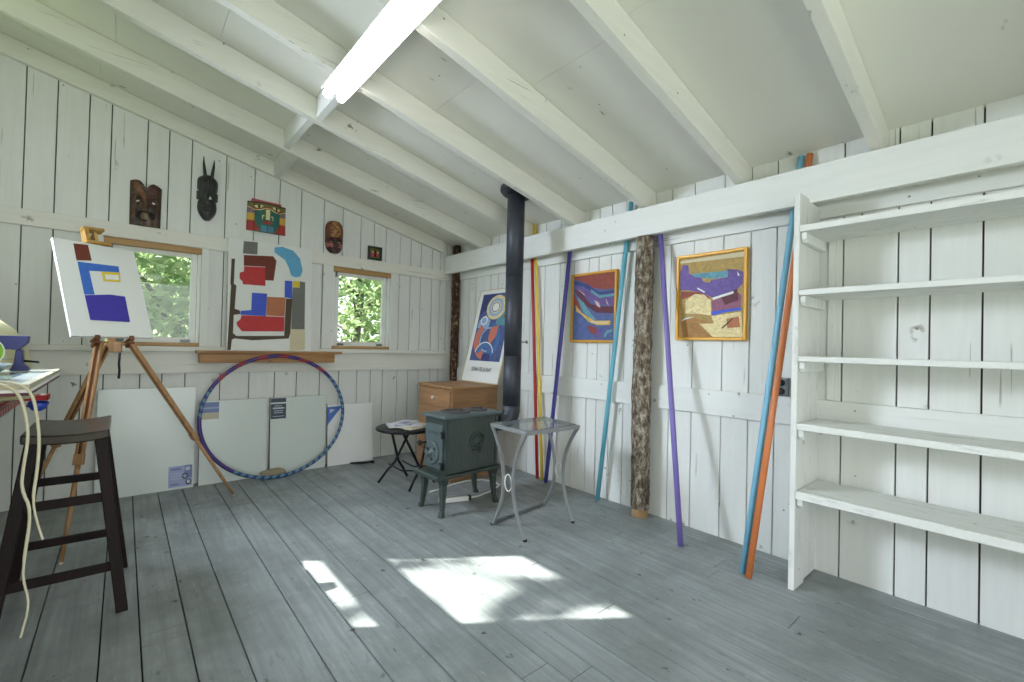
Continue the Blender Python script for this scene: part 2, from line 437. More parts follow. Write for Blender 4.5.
# ------------------------------------------------------------------ mesh building helpers
class MB:
    def __init__(s, T=None):
        s.v, s.f, s.mi, s.sm = [], [], [], []
        s.T = T
        s.slot = 0

    def add(s, vs, fs, smooth=False):
        b = len(s.v)
        for p in vs:
            p = V(p)
            s.v.append(s.T @ p if s.T is not None else p)
        for f in fs:
            s.f.append([b + i for i in f])
            s.mi.append(s.slot)
            s.sm.append(smooth)
        return s

    def box(s, lo, hi, R=None, pivot=None):
        x0, y0, z0 = lo
        x1, y1, z1 = hi
        vs = [V(p) for p in ((x0, y0, z0), (x1, y0, z0), (x1, y1, z0), (x0, y1, z0), (x0, y0, z1), (x1, y0, z1), (x1, y1, z1), (x0, y1, z1))]
        if R is not None:
            c = V(pivot) if pivot else (V(lo) + V(hi)) / 2
            vs = [R @ (p - c) + c for p in vs]
        return s.add(vs, [(0, 3, 2, 1), (4, 5, 6, 7), (0, 1, 5, 4), (1, 2, 6, 5), (2, 3, 7, 6), (3, 0, 4, 7)])

    def hexa(s, bot, top):
        """solid from four lower and four upper corners (both anticlockwise from above)"""
        return s.add(list(bot) + list(top), [(3, 2, 1, 0), (4, 5, 6, 7), (0, 1, 5, 4), (1, 2, 6, 5), (2, 3, 7, 6), (3, 0, 4, 7)])

    def bar(s, a, b, w, h, side=None, w2=None, h2=None):
        """rectangular bar between two points"""
        a, b = V(a), V(b)
        d = (b - a).normalized()
        sd = V(side) if side is not None else (V((0, 0, 1)).cross(d) if abs(d.z) < 0.95 else V((1, 0, 0)))
        sd = (sd - d * sd.dot(d)).normalized()
        u = d.cross(sd)
        w2 = w if w2 is None else w2
        h2 = h if h2 is None else h2
        q = [(-1, -1), (1, -1), (1, 1), (-1, 1)]
        va = [a + sd * (w / 2 * i) + u * (h / 2 * j) for i, j in q]
        vb = [b + sd * (w2 / 2 * i) + u * (h2 / 2 * j) for i, j in q]
        return s.hexa(va, vb)

    def prism(s, pts, ext):
        """planar polygon pts (3-D) extruded by vector ext"""
        e = V(ext)
        n = len(pts)
        vs = [V(p) for p in pts] + [V(p) + e for p in pts]
        return s.add(vs, [list(range(n))[::-1], list(range(n, 2 * n))] + [(i, (i + 1) % n, n + (i + 1) % n, n + i) for i in range(n)])

    def tube(s, pts, r, n=10, closed=False, caps=True, smooth=True, squash=None):
        pts = [V(p) for p in pts]
        N = len(pts)
        rr = r if isinstance(r, (list, tuple)) else [r] * N
        rings = []
        prev = None
        for i, p in enumerate(pts):
            if closed:
                d = (pts[(i + 1) % N] - pts[i - 1]).normalized()
            else:
                d = (pts[min(i + 1, N - 1)] - pts[max(i - 1, 0)]).normalized()
            if prev is None:
                prev = d.orthogonal().normalized()
            prev = (prev - d * prev.dot(d)).normalized()
            w = d.cross(prev)
            rings.append([p + (prev * math.cos(2 * PI * k / n) + w * math.sin(2 * PI * k / n)) * rr[i] for k in range(n)])
        vs = [q for ring in rings for q in ring]
        fs = []
        for i in range(N if closed else N - 1):
            j = (i + 1) % N
            for k in range(n):
                fs.append((i * n + k, i * n + (k + 1) % n, j * n + (k + 1) % n, j * n + k))
        s.add(vs, fs, smooth)
        if caps and not closed:
            b = len(s.v) - len(vs)
            s.f += [[b + k for k in range(n)][::-1], [b + (N - 1) * n + k for k in range(n)]]
            s.mi += [s.slot] * 2
            s.sm += [False] * 2
        return s

    def lathe(s, prof, c, axis=(0, 0, 1), n=24, smooth=True):
        """profile [(r, t)] turned about axis through c; closed with caps"""
        ax = V(axis).normalized()
        a = ax.orthogonal().normalized()
        b = ax.cross(a)
        c = V(c)
        vs = []
        for r, tt in prof:
            for k in range(n):
                w = 2 * PI * k / n
                vs.append(c + ax * tt + (a * math.cos(w) + b * math.sin(w)) * r)
        fs = []
        for i in range(len(prof) - 1):
            for k in range(n):
                fs.append((i * n + k, i * n + (k + 1) % n, (i + 1) * n + (k + 1) % n, (i + 1) * n + k))
        s.add(vs, fs, smooth)
        base = len(s.v) - len(vs)
        s.f += [[base + k for k in range(n)][::-1], [base + (len(prof) - 1) * n + k for k in range(n)]]
        s.mi += [s.slot] * 2
        s.sm += [False] * 2
        return s

    def grid(s, fn, nu, nv, smooth=True, closed_back=None):
        vs = [V(fn(i / nu, j / nv)) for j in range(nv + 1) for i in range(nu + 1)]
        fs = [(j * (nu + 1) + i, j * (nu + 1) + i + 1, (j + 1) * (nu + 1) + i + 1, (j + 1) * (nu + 1) + i) for j in range(nv) for i in range(nu)]
        return s.add(vs, fs, smooth)

    def build(s, name, mats, parent=None, loc=None, bevel=0.0, solid=0.0):
        """link as ONE object; vertices are world coordinates, loc becomes the origin"""
        o_loc = V(loc) if loc is not None else V((0, 0, 0))
        base = V(parent['_base']) if parent is not None and '_base' in parent else None
        origin = base if base is not None else o_loc
        me = bpy.data.meshes.new(name)
        me.from_pydata([p - origin for p in s.v], [], s.f)
        ms = mats if isinstance(mats, (list, tuple)) else [mats]
        for q in ms:
            me.materials.append(M[q] if isinstance(q, str) else q)
        for p, k, sm in zip(me.polygons, s.mi, s.sm):
            p.material_index = k
            p.use_smooth = sm
        me.update()
        o = bpy.data.objects.new(name, me)
        COL.objects.link(o)
        if parent is not None:
            o.parent = parent
            o['_base'] = parent['_base']
        else:
            o.location = origin
            o['_base'] = tuple(origin)
        if bevel:
            b = o.modifiers.new('bevel', 'BEVEL')
            b.width = bevel
            b.segments = 2
            b.limit_method = 'ANGLE'
            b.angle_limit = math.radians(40)
        if solid:
            b = o.modifiers.new('solid', 'SOLIDIFY')
            b.thickness = solid
            b.offset = 0
        return o


def tag(o, label=None, cat=None, group=None, kind=None):
    for k, v in (('label', label), ('category', cat), ('group', group), ('kind', kind)):
        if v:
            o[k] = v
    return o


def thing(name, label, cat, loc=(0, 0, 0), group=None):
    o = bpy.data.objects.new(name, None)
    o.empty_display_size = 0.05
    COL.objects.link(o)
    o.location = loc
    o['_base'] = tuple(loc)
    return tag(o, label, cat, group)


def structure(o):
    o['kind'] = 'structure'
    return o


def copy_thing(src, loc, label, group=None):
    """a copy of a thing with copies of its parts and their sub-parts"""
    r = src.copy()
    COL.objects.link(r)
    r.location = loc
    r['label'] = label
    if group:
        r['group'] = group
    for ch in src.children:
        c = ch.copy()
        COL.objects.link(c)
        c.parent = r
        for g in ch.children:
            d = g.copy()
            COL.objects.link(d)
            d.parent = c
    return r


def frame_of(bc, yaw_, tilt):
    """axes of a leaning rectangle: e to its right, u up its face, n out of its face"""
    e = V((math.cos(yaw_), math.sin(yaw_), 0))
    nn = V((math.sin(yaw_), -math.cos(yaw_), 0))
    u = V((0, 0, 1)) * math.cos(tilt) + nn * math.sin(tilt)
    return V(bc), e, u, e.cross(u)


def slab(mb, fr, w, h, th, front=0.0):
    """leaning board: front face at n*front, thickness th behind it"""
    c, e, u, nn = fr
    c = c + nn * front
    a = [c - e * w / 2, c + e * w / 2, c + e * w / 2 - nn * th, c - e * w / 2 - nn * th]
    return mb.hexa(a, [p + u * h for p in a])


def art(mb, fr, w, h, polys, slots, lift=0.0006):
    """flat painted shapes on the front of a board; uv runs left-right, bottom-top"""
    c, e, u, nn = fr
    for k, (mn, pts) in enumerate(polys):
        mb.slot = slots.index(mn)
        ps = [c + e * ((a - 0.5) * w) + u * (b * h) + nn * (lift + 0.00025 * k) for a, b in pts]
        ar = sum(pts[i - 1][0] * pts[i][1] - pts[i][0] * pts[i - 1][1] for i in range(len(pts)))
        mb.add(ps if ar > 0 else ps[::-1], [list(range(len(ps)))])
    mb.slot = 0


def disc(cx, cy, rx, ry, n=28, a0=0, a1=2 * PI):
    return [(cx + rx * math.cos(a0 + (a1 - a0) * i / n), cy + ry * math.sin(a0 + (a1 - a0) * i / n)) for i in range(n if a1 - a0 > 6.2 else n + 1)]


def ringpoly(cx, cy, rx, ry, wx, wy, a0, a1, n=20):
    return disc(cx, cy, rx, ry, n, a0, a1) + disc(cx, cy, rx - wx, ry - wy, n, a0, a1)[::-1]

# ------------------------------------------------------------------ the room
XL, YF = -3.75, -5.60          # left and front walls
SL, ZB, ZC = 0.234, 2.055, 2.199   # roof slope, rafter underside and ceiling height at the right wall


def zc(x):
    return ZC - SL * x


def zb(x):
    return ZB - SL * x


# floor: boards running away from the camera, with staggered butt joints
mb = MB()
xs = [0.02]
while xs[-1] > XL - 0.1:
    xs.append(xs[-1] - random.choice([0.132, 0.138, 0.142, 0.146]))
known = [-1.475, -1.587, -1.71, -1.891, -2.052, -2.199, -2.40, -2.545, -2.685, -2.798, -2.984]
xs = [x for x in xs if x > -1.40] + known + [x for x in xs if x < -3.06]
xs = sorted(xs, reverse=True)
for i in range(len(xs) - 1):
    cuts = sorted([0.03, YF - 0.05] + [-random.uniform(0.4, 5.2) for _ in range(2)], reverse=True)
    for a, b in zip(cuts, cuts[1:]):
        if a - b > 0.02:
            dz = random.uniform(-0.0012, 0.0)
            mb.box((xs[i + 1] + 0.0022, b + 0.0012, -0.025), (xs[i] - 0.0022, a - 0.0012, dz))
mb.slot = 1
mb.box((XL - 0.1, YF - 0.1, -0.06), (0.1, 0.1, -0.0251))
structure(mb.build('floor', [M['floor'], M['floor_gap']], bevel=0.0015))

# windows in the gable wall: (left, right, bottom, top)
W1 = (-2.880, -2.319, 1.059, 1.816)
W2 = (-1.312, -0.755, 1.059, 1.816)
seams = [0.0, -0.085, -0.169, -0.270, -0.405, -0.524, -0.647, -0.801, -0.925, -1.060, -1.232, -1.404, -1.600, -1.775,
         -1.967, -2.170, -2.397, -2.537, -2.664, -2.862, -2.977, -3.133, -3.277, -3.44, -3.59, XL]


def boards_back(mb):
    for a, b in zip(seams, seams[1:]):
        cut = sorted({a, b} | {x for w in (W1, W2) for x in w[:2] if b < x < a}, reverse=True)
        for p, q in zip(cut, cut[1:]):
            x1 = p - (0.0035 if p == a else 0)
            x0 = q + (0.0035 if q == b else 0)
            mid = (p + q) / 2
            spans = [(0.0, None)]
            for w in (W1, W2):
                if w[0] < mid < w[1]:
                    spans = [(0.0, w[2]), (w[3], None)]
            dy = random.uniform(0, 0.003)
            for z0, z1 in spans:
                t0, t1 = (zc(x0), zc(x1)) if z1 is None else (z1, z1)
                mb.hexa([(x0, dy, z0), (x1, dy, z0), (x1, 0.022, z0), (x0, 0.022, z0)], [(x0, dy, t0), (x1, dy, t1), (x1, 0.022, t1), (x0, 0.022, t0)])


mb = MB()
boards_back(mb)
mb.slot = 1
for x0, x1, spans in [(XL, W1[0], [(0, 3.4)]), (W1[0], W1[1], [(0, W1[2]), (W1[3], 3.0)]), (W1[1], W2[0], [(0, 2.9)]), (W2[0], W2[1], [(0, W2[2]), (W2[3], 2.6)]), (W2[1], 0.1, [(0, 2.45)])]:
    for z0, z1 in spans:
        t0, t1 = (z1, z1) if z1 < 2.0 else (zc(x0) + 0.03, zc(x1) + 0.03)
        mb.hexa([(x0, 0.023, z0 - 0.05), (x1, 0.023, z0 - 0.05), (x1, 0.07, z0 - 0.05), (x0, 0.07, z0 - 0.05)], [(x0, 0.023, t0), (x1, 0.023, t1), (x1, 0.07, t1), (x0, 0.07, t0)])
structure(mb.build('wall_back', [M['white_z'], M['gap']]))

# right wall
ys = [-0.0, -0.09, -0.2, -0.316, -0.428, -0.549, -0.682, -0.80, -0.946, -1.10, -1.267, -1.446, -1.624, -1.78, -1.934, -2.033, -2.15, -2.279, -2.364,
      -2.50, -2.640, -2.799, -2.988, -3.145, -3.284, -3.43, -3.594, -3.809, -3.921, -4.087, -4.25, -4.40, -4.56, -4.70, -4.88, -5.03, -5.2, -5.35, -5.5, -5.6]
mb = MB()
for a, b in zip(ys, ys[1:]):
    dx = random.uniform(-0.003, 0)
    mb.box((0.0 - dx * 0, b + 0.0035, 0.0), (0.022, a - 0.0035, ZC + 0.0))
mb.slot = 1
mb.box((0.023, YF - 0.1, -0.05), (0.07, 0.07, ZC + 0.02))
structure(mb.build('wall_right', [M['white_z'], M['gap']]))

# left wall with its high two-light window, never seen from here but it lets the sun in
W3 = (-1.31, -0.575, 1.735, 2.756)
mb = MB()
for y0, y1, spans in [(W3[1], 0.07, [(0, 3.03)]), (W3[0], W3[1], [(0, W3[2]), (W3[3], 3.03)]), (YF - 0.07, W3[0], [(0, 3.03)])]:
    for z0, z1 in spans:
        k = max(1, round((y1 - y0) / 0.16))
        for i in range(k):
            a, b = y0 + (y1 - y0) * i / k, y0 + (y1 - y0) * (i + 1) / k
            mb.box((XL - 0.02, a + 0.003, z0), (XL, b - 0.003, z1))
        mb.slot = 1
        mb.box((XL - 0.07, y0, z0 - (0.05 if z0 == 0 else 0)), (XL - 0.021, y1, z1 + (0.05 if z1 > 3 else 0)))
        mb.slot = 0
structure(mb.build('wall_left', [M['bounce_green'], M['gap']]))

# front wall behind the camera with an open doorway added to let in fill light
D1 = (-3.45, -1.45, 2.12)
mb = MB()
for x0, x1, z0 in [(XL - 0.07, D1[0], 0), (D1[0], D1[1], D1[2]), (D1[1], 0.07, 0)]:
    k = max(1, round((x1 - x0) / 0.16))
    for i in range(k):
        a, b = x0 + (x1 - x0) * i / k, x0 + (x1 - x0) * (i + 1) / k
        mb.hexa([(a + .003, YF - .02, z0), (b - .003, YF - .02, z0), (b - .003, YF, z0), (a + .003, YF, z0)], [(a + .003, YF - .02, zc(a)), (b - .003, YF - .02, zc(b)), (b - .003, YF, zc(b)), (a + .003, YF, zc(a))])
    mb.slot = 1
    mb.hexa([(x0, YF - .07, z0 - (.05 if z0 == 0 else 0)), (x1, YF - .07, z0 - (.05 if z0 == 0 else 0)), (x1, YF - .021, z0 - (.05 if z0 == 0 else 0)), (x0, YF - .021, z0 - (.05 if z0 == 0 else 0))], [(x0, YF - .07, zc(x0) + .03), (x1, YF - .07, zc(x1) + .03), (x1, YF - .021, zc(x1) + .03), (x0, YF - .021, zc(x0) + .03)])
    mb.slot = 0
structure(mb.build('wall_front', [M['white_z'], M['gap']]))
mb = MB()
mb.box((D1[0], YF - 0.09, 0), (D1[0] + 0.06, YF + 0.03, D1[2])).box((D1[1] - 0.06, YF - 0.09, 0), (D1[1], YF + 0.03, D1[2])).box((D1[0], YF - 0.09, D1[2] - 0.06), (D1[1], YF + 0.03, D1[2]))
structure(mb.build('added_doorway', [M['white_z']]))

# ceiling: painted boards above the rafters; rafters and blocking are its parts
mb = MB()
yy = [0.08]
for k in range(1, 10):
    yy.append(-0.628 * k + 0.025)
yy[-1] = YF - 0.09
for a, b in zip(yy, yy[1:]):
    xsp = sorted([0.09, XL - 0.09] + [-random.uniform(0.9, 1.5), -random.uniform(2.4, 3.4)], reverse=True)
    for p, q in zip(xsp, xsp[1:]):
        mb.prism([(q + .001, a, zc(q)), (p - .001, a, zc(p)), (p - .001, a, zc(p) + 0.03), (q + .001, a, zc(q) + 0.03)], (0, b - a, 0))
mb.slot = 1
mb.prism([(XL - 0.35, 0.3, zc(XL - 0.35) + 0.031), (0.3, 0.3, zc(0.3) + 0.031), (0.3, 0.3, zc(0.3) + 0.08), (XL - 0.35, 0.3, zc(XL - 0.35) + 0.08)], (0, YF - 0.6, 0))
ceiling = structure(mb.build('ceiling', [M['ply'], M['gap']]))
ry = [-0.002, -0.628, -1.258, -1.830, -2.470, -3.095, -3.720, -4.345, -4.965, -5.54]
for k, y in enumerate(ry):
    wd = 0.043 if k == 0 else 0.05
    mb = MB()
    xa, xb = (-0.004 if k else -0.15), XL + 0.004
    z_up = -0.002
    mb.prism([(xb, y, zb(xb) + (0.02 if k == 0 else 0)), (xa, y, zb(xa) + (0.02 if k == 0 else 0)), (xa, y, zc(xa) + z_up), (xb, y, zc(xb) + z_up)], (0, -wd, 0))
    mb.build('rafter', [M['white_x']], parent=ceiling, bevel=0.004)
bx = [-1.82, -1.90, -1.87, -1.86, -1.86, -1.86, -1.86, -1.86, -1.86]
for k in range(len(ry) - 1):
    y1 = ry[k] - (0.043 if k == 0 else 0.05) - 0.001
    y0 = ry[k + 1] + 0.001
    x = bx[k]
    mb = MB()
    a, b = x - 0.02, x + 0.02
    lo = 0.012
    mb.prism([(a, y1, zb(a) + lo), (b, y1, zb(b) + lo), (b, y1, zc(b) - 0.002), (a, y1, zc(a) - 0.002)], (0, y0 - y1, 0))
    mb.build('blocking', [M['white_y']], parent=ceiling, bevel=0.003)

# trim boards nailed to the walls
trim_no = [0]


def trim(lo, hi, m_, bevel=0.003):
    trim_no[0] += 1
    mb = MB()
    mb.box(lo, hi)
    return structure(mb.build('trim_%d' % trim_no[0], [M[m_]], bevel=bevel))


trim((XL, -0.025, 1.8185), (-0.002, -0.001, 1.922), 'white_x')           # upper rail of the gable wall
trim((XL, -0.025, 0.8556), (-0.002, -0.001, 1.0195), 'white_x')          # lower rail
trim((XL, -0.062, 1.0205), (-0.10, -0.001, 1.0575), 'white_x')           # sill board along the lower rail
for a, b in ((-2.318, -2.268), (-1.405, -1.315), (-0.752, -0.682), (-2.955, -2.883)):
    trim((a, -0.03, 1.0585), (b, -0.001, 1.8175), 'white_z')             # studs beside the windows
trim((-0.025, YF, 0.7317), (-0.001, -0.10, 0.8827), 'white_y')           # rail of the right wall
trim((-0.025, YF, 1.822), (-0.001, -0.10, 1.955), 'white_y')             # upper rail behind the beam

trim((-0.012, -3.565, 0.885), (-0.001, -3.532, 1.82), 'shelf_z')            # rough strip on the wall at the end of the shelves


def window(name, w, side):
    """sash window with raw wood strips above and below, frame, sash, pane and hinge"""
    x0, x1, z0, z1 = w
    r = bpy.data.objects.new(name, None)
    COL.objects.link(r)
    r.location = (x0, 0.03, z0)
    r['_base'] = tuple(r.location)
    structure(r)
    mb = MB()
    mb.box((x0 - 0.002, -0.034, z1 - 0.045), (x1 + 0.002, 0.02, z1 - 0.001))
    mb.build('head_strip', [M['raw_strip']], parent=r, bevel=0.002)
    mb = MB()
    mb.box((x0 + 0.001, -0.036, z0 + 0.0005), (x1 - 0.001, 0.02, z0 + 0.026))
    mb.build('sill_strip', [M['raw_strip']], parent=r, bevel=0.002)
    mb = MB()
    mb.box((x0 + 0.001, 0.0, z0 + 0.027), (x0 + 0.02, 0.1, z1 - 0.046)).box((x1 - 0.02, 0.0, z0 + 0.027), (x1 - 0.001, 0.1, z1 - 0.046))
    mb.box((x0 + 0.001, 0.021, z0 + 0.002), (x1 - 0.001, 0.1, z0 + 0.026)).box((x0 + 0.001, 0.021, z1 - 0.045), (x1 - 0.001, 0.1, z1 - 0.002))
    mb.build('window_frame', [M['sash']], parent=r)
    a, b, c, d = x0 + 0.03, x1 - 0.024, z0 + 0.027, z1 - 0.038
    t = 0.037
    mb = MB()
    y0, y1 = 0.022, 0.055
    mb.box((a, y0, c), (a + t, y1, d)).box((b - t, y0, c), (b, y1, d)).box((a + t, y0, c), (b - t, y1, c + t + 0.004)).box((a + t, y0, d - t), (b - t, y1, d))
    mb.build('sash', [M['sash']], parent=r, bevel=0.003)
    mb = MB()
    mb.box((a + t - 0.005, 0.04, c + t - 0.002), (b - t + 0.005, 0.044, d - t + 0.005))
    mb.build('pane', [M['glass']], parent=r)
    for xx in (a + 0.03, b - 0.09):
        mb = MB()
        mb.box((xx, 0.012, c + 0.004), (xx + 0.06, 0.0215, c + 0.024))
        mb.build('sash_stop', [M['zinc']], parent=r, bevel=0.002)
    mb = MB()
    mb.box((a + 0.002, 0.008, d - 0.05), (a + 0.016, 0.0215, d - 0.006))
    mb.build('hinge', [M['zinc']], parent=r)
    return r


window('window_1', W1, 0)
window('window_2', W2, 0)
# the window of the left wall
r = bpy.data.objects.new('window_3', None)
COL.objects.link(r)
r.location = (XL - 0.03, W3[0], W3[2])
r['_base'] = tuple(r.location)
structure(r)
mb = MB()
y0, y1, z0, z1 = W3
for lo, hi in (((y0, z0), (y0 + .012, z1)), ((y1 - .012, z0), (y1, z1)), ((y0, z0), (y1, z0 + .012)), ((y0, z1 - .012), (y1, z1)), ((y0, 1.868), (y1, 2.12))):
    mb.box((XL - 0.05, lo[0], lo[1]), (XL - 0.02, hi[0], hi[1]))
mb.build('sash', [M['sash']], parent=r)
mb = MB()
mb.box((XL - 0.037, y0 + .012, z0 + .012), (XL - 0.033, y1 - .012, 1.868)).box((XL - 0.037, y0 + .012, 2.12), (XL - 0.033, y1 - .012, z1 - .012))
mb.build('pane', [M['glass']], parent=r)

# header beam in front of the right wall and the log posts
mb = MB()
mb.box((-0.135, YF + 0.01, 1.8835), (-0.090, -0.03, 2.073))
tag(mb.build('beam', [M['white_y']], loc=(-0.11, -2.8, 1.8835), bevel=0.004), 'long white painted header beam running along the top of the right wall', 'beam')


def log(name, label, c, r, z0, z1, m_, foot=0.0, bend=0.0, seed=0, rough=0.12):
    root = thing(name, label, 'post', (c[0], c[1], z0))
    n, k = 26, 70

    def surf(za, zb_, rad, rg):
        def fn(u, v):
            z = za + (zb_ - za) * v
            a = 2 * PI * u
            q = V((math.cos(a) * 1.6 + seed, math.sin(a) * 1.6, z * 3.0))
            d = 1 + rg * noise.noise(q * 2.2) + rg * 0.7 * noise.noise(q * 6.0)
            bx_ = bend * math.sin(z * 1.9)
            return (c[0] + bx_ * 0.3 + math.cos(a) * rad * d, c[1] + bx_ + math.sin(a) * rad * d, z)
        return fn
    mb = MB()
    zf = z0 + foot
    mb.grid(surf(zf, z1, r, rough), n, k)
    b = len(mb.v) - (n + 1) * (k + 1)
    mb.f += [[b + i for i in range(n)][::-1], [b + k * (n + 1) + i for i in range(n)]]
    mb.mi += [0, 0]
    mb.sm += [False, False]
    mb.build('bark', [M[m_]], parent=root)
    if foot:
        mb = MB()
        mb.grid(surf(z0, zf + 0.003, r * 0.9, 0.05), n, 6)
        b = len(mb.v) - (n + 1) * 7
        mb.f += [[b + i for i in range(n)][::-1], [b + 6 * (n + 1) + i for i in range(n)]]
        mb.mi += [0, 0]
        mb.sm += [False, False]
        mb.build('peeled_foot', [M['cut_wood']], parent=root)
    return root


log('log_post', 'grey bark-covered log post under the beam between the two framed paintings', (-0.088, -2.495), 0.060, 0.0, 1.882, 'bark', 0.055, 0.006, 2, 0.13)
log('log_post', 'dark red-brown bark log post standing in the far corner of the room', (-0.045, -0.125), 0.041, 0.0, 2.19, 'bark_red', 0, 0.004, 9, 0.14)

# ------------------------------------------------------------------ painted shapes (left-right, bottom-top)
ART_EASEL = [
   ('brown',[(0.226,0.971),(0.402,0.982),(0.407,0.808),(0.224,0.788)]),
   ('blue',[(0.231,0.775),(0.738,0.786),(0.732,0.717),(0.35,0.691),(0.356,0.437),(0.233,0.427)]),
   ('yellow',[(0.499,0.697),(0.74,0.716),(0.718,0.605),(0.5,0.594)]),
   ('white',[(0.533,0.672),(0.711,0.684),(0.706,0.628),(0.533,0.618)]),
   ('violet',[(0.235,0.42),(0.546,0.452),(0.736,0.445),(0.728,0.162),(0.242,0.165)]),
]
ART_LEDGE = [
   ('grey',[(0.168,0.983),(0.327,0.99),(0.323,0.876),(0.159,0.87)]),
   ('brown',[(0.17,0.857),(0.511,0.88),(0.55,0.842),(0.544,0.797),(0.519,0.652),(0.419,0.649),(0.419,0.773),(0.171,0.759)]),
   ('red',[(0.175,0.755),(0.419,0.769),(0.422,0.596),(0.165,0.592),(0.161,0.616),(0.127,0.641),(0.128,0.693),(0.173,0.708)]),
   ('sky',[(0.526,0.965),(0.623,0.983),(0.759,0.959),(0.845,0.893),(0.88,0.776),(0.852,0.719),(0.788,0.705),(0.733,0.72),(0.703,0.791),(0.656,0.859),(0.572,0.897),(0.524,0.92)]),
   ('royal',[(0.268,0.523),(0.443,0.526),(0.431,0.318),(0.144,0.319),(0.145,0.353),(0.263,0.366)]),
   ('rust',[(0.442,0.496),(0.667,0.503),(0.656,0.325),(0.435,0.324)]),
   ('royal',[(0.656,0.664),(0.748,0.666),(0.75,0.498),(0.655,0.506)]),
   ('yellow',[(0.753,0.666),(0.847,0.672),(0.845,0.613),(0.754,0.608)]),
   ('grey',[(0.754,0.606),(0.845,0.611),(0.847,0.672),(0.914,0.667),(0.911,0.211),(0.739,0.208)]),
   ('cream',[(0.731,0.204),(0.916,0.207),(0.916,0.015),(0.724,0.006)]),
   ('red',[(0.155,0.315),(0.656,0.319),(0.651,0.185),(0.161,0.172),(0.107,0.223),(0.103,0.252),(0.142,0.275)]),
   ('bark_paint',[(0.036,0.809),(0.073,0.812),(0.065,0.589),(0.093,0.574),(0.079,0.368),(0.134,0.356),(0.144,0.327),(0.07,0.313),(0.065,0.154),(0.103,0.129),(0.654,0.143),(0.672,0.494),(0.75,0.498),(0.73,0.171),(0.71,0.12),(0.282,0.095),(0.08,0.108),(0.054,0.094),(0.044,0.005),(0.007,0.005),(0.036,0.571),(0.028,0.587)]),
]
ART_SEA = [
   ('brick',[(0.005,0.995),(0.995,0.995),(0.995,0.757),(0.772,0.754),(0.505,0.791),(0.264,0.894),(0.019,0.958)]),
   ('navy',[(0.012,0.937),(0.333,0.87),(0.64,0.724),(0.995,0.744),(0.995,0.688),(0.674,0.679),(0.472,0.732),(0.231,0.834),(0.014,0.875)]),
   ('plum',[(0.014,0.865),(0.266,0.802),(0.541,0.678),(0.995,0.619),(0.995,0.491),(0.678,0.543),(0.339,0.636),(0.093,0.769)]),
   ('teal',[(0.437,0.784),(0.641,0.674),(0.995,0.688),(0.995,0.649),(0.642,0.634),(0.439,0.733)]),
   ('maroon',[(0.005,0.804),(0.198,0.744),(0.443,0.551),(0.645,0.514),(0.973,0.493),(0.975,0.394),(0.581,0.416),(0.341,0.524),(0.095,0.707)]),
   ('brick',[(0.007,0.7),(0.096,0.645),(0.205,0.478),(0.101,0.461),(0.011,0.566)]),
   ('teal',[(0.096,0.676),(0.272,0.577),(0.377,0.472),(0.583,0.305),(0.448,0.329),(0.258,0.435)]),
   ('gold',[(0.064,0.554),(0.223,0.426),(0.397,0.35),(0.55,0.296),(0.913,0.287),(0.898,0.228),(0.619,0.224),(0.398,0.279),(0.224,0.396),(0.084,0.451)]),
   ('cream',[(0.449,0.298),(0.684,0.273),(0.848,0.275),(0.832,0.25),(0.618,0.248),(0.466,0.272)]),
   ('brick',[(0.366,0.229),(0.619,0.184),(0.572,0.075),(0.436,0.127)]),
   ('plum',[(0.586,0.185),(0.719,0.162),(0.69,0.023),(0.573,0.024)]),
   ('teal',[(0.755,0.062),(0.835,0.15),(0.964,0.158),(0.933,0.119),(0.852,0.101),(0.804,0.042)]),
   ('pink',[(0.11,0.799),(0.163,0.776),(0.303,0.698),(0.269,0.7)]),
   ('pink',[(0.526,0.608),(0.644,0.564),(0.679,0.483),(0.595,0.516)]),
   ('pink',[(0.791,0.618),(0.842,0.557),(0.869,0.506),(0.826,0.537)]),
]
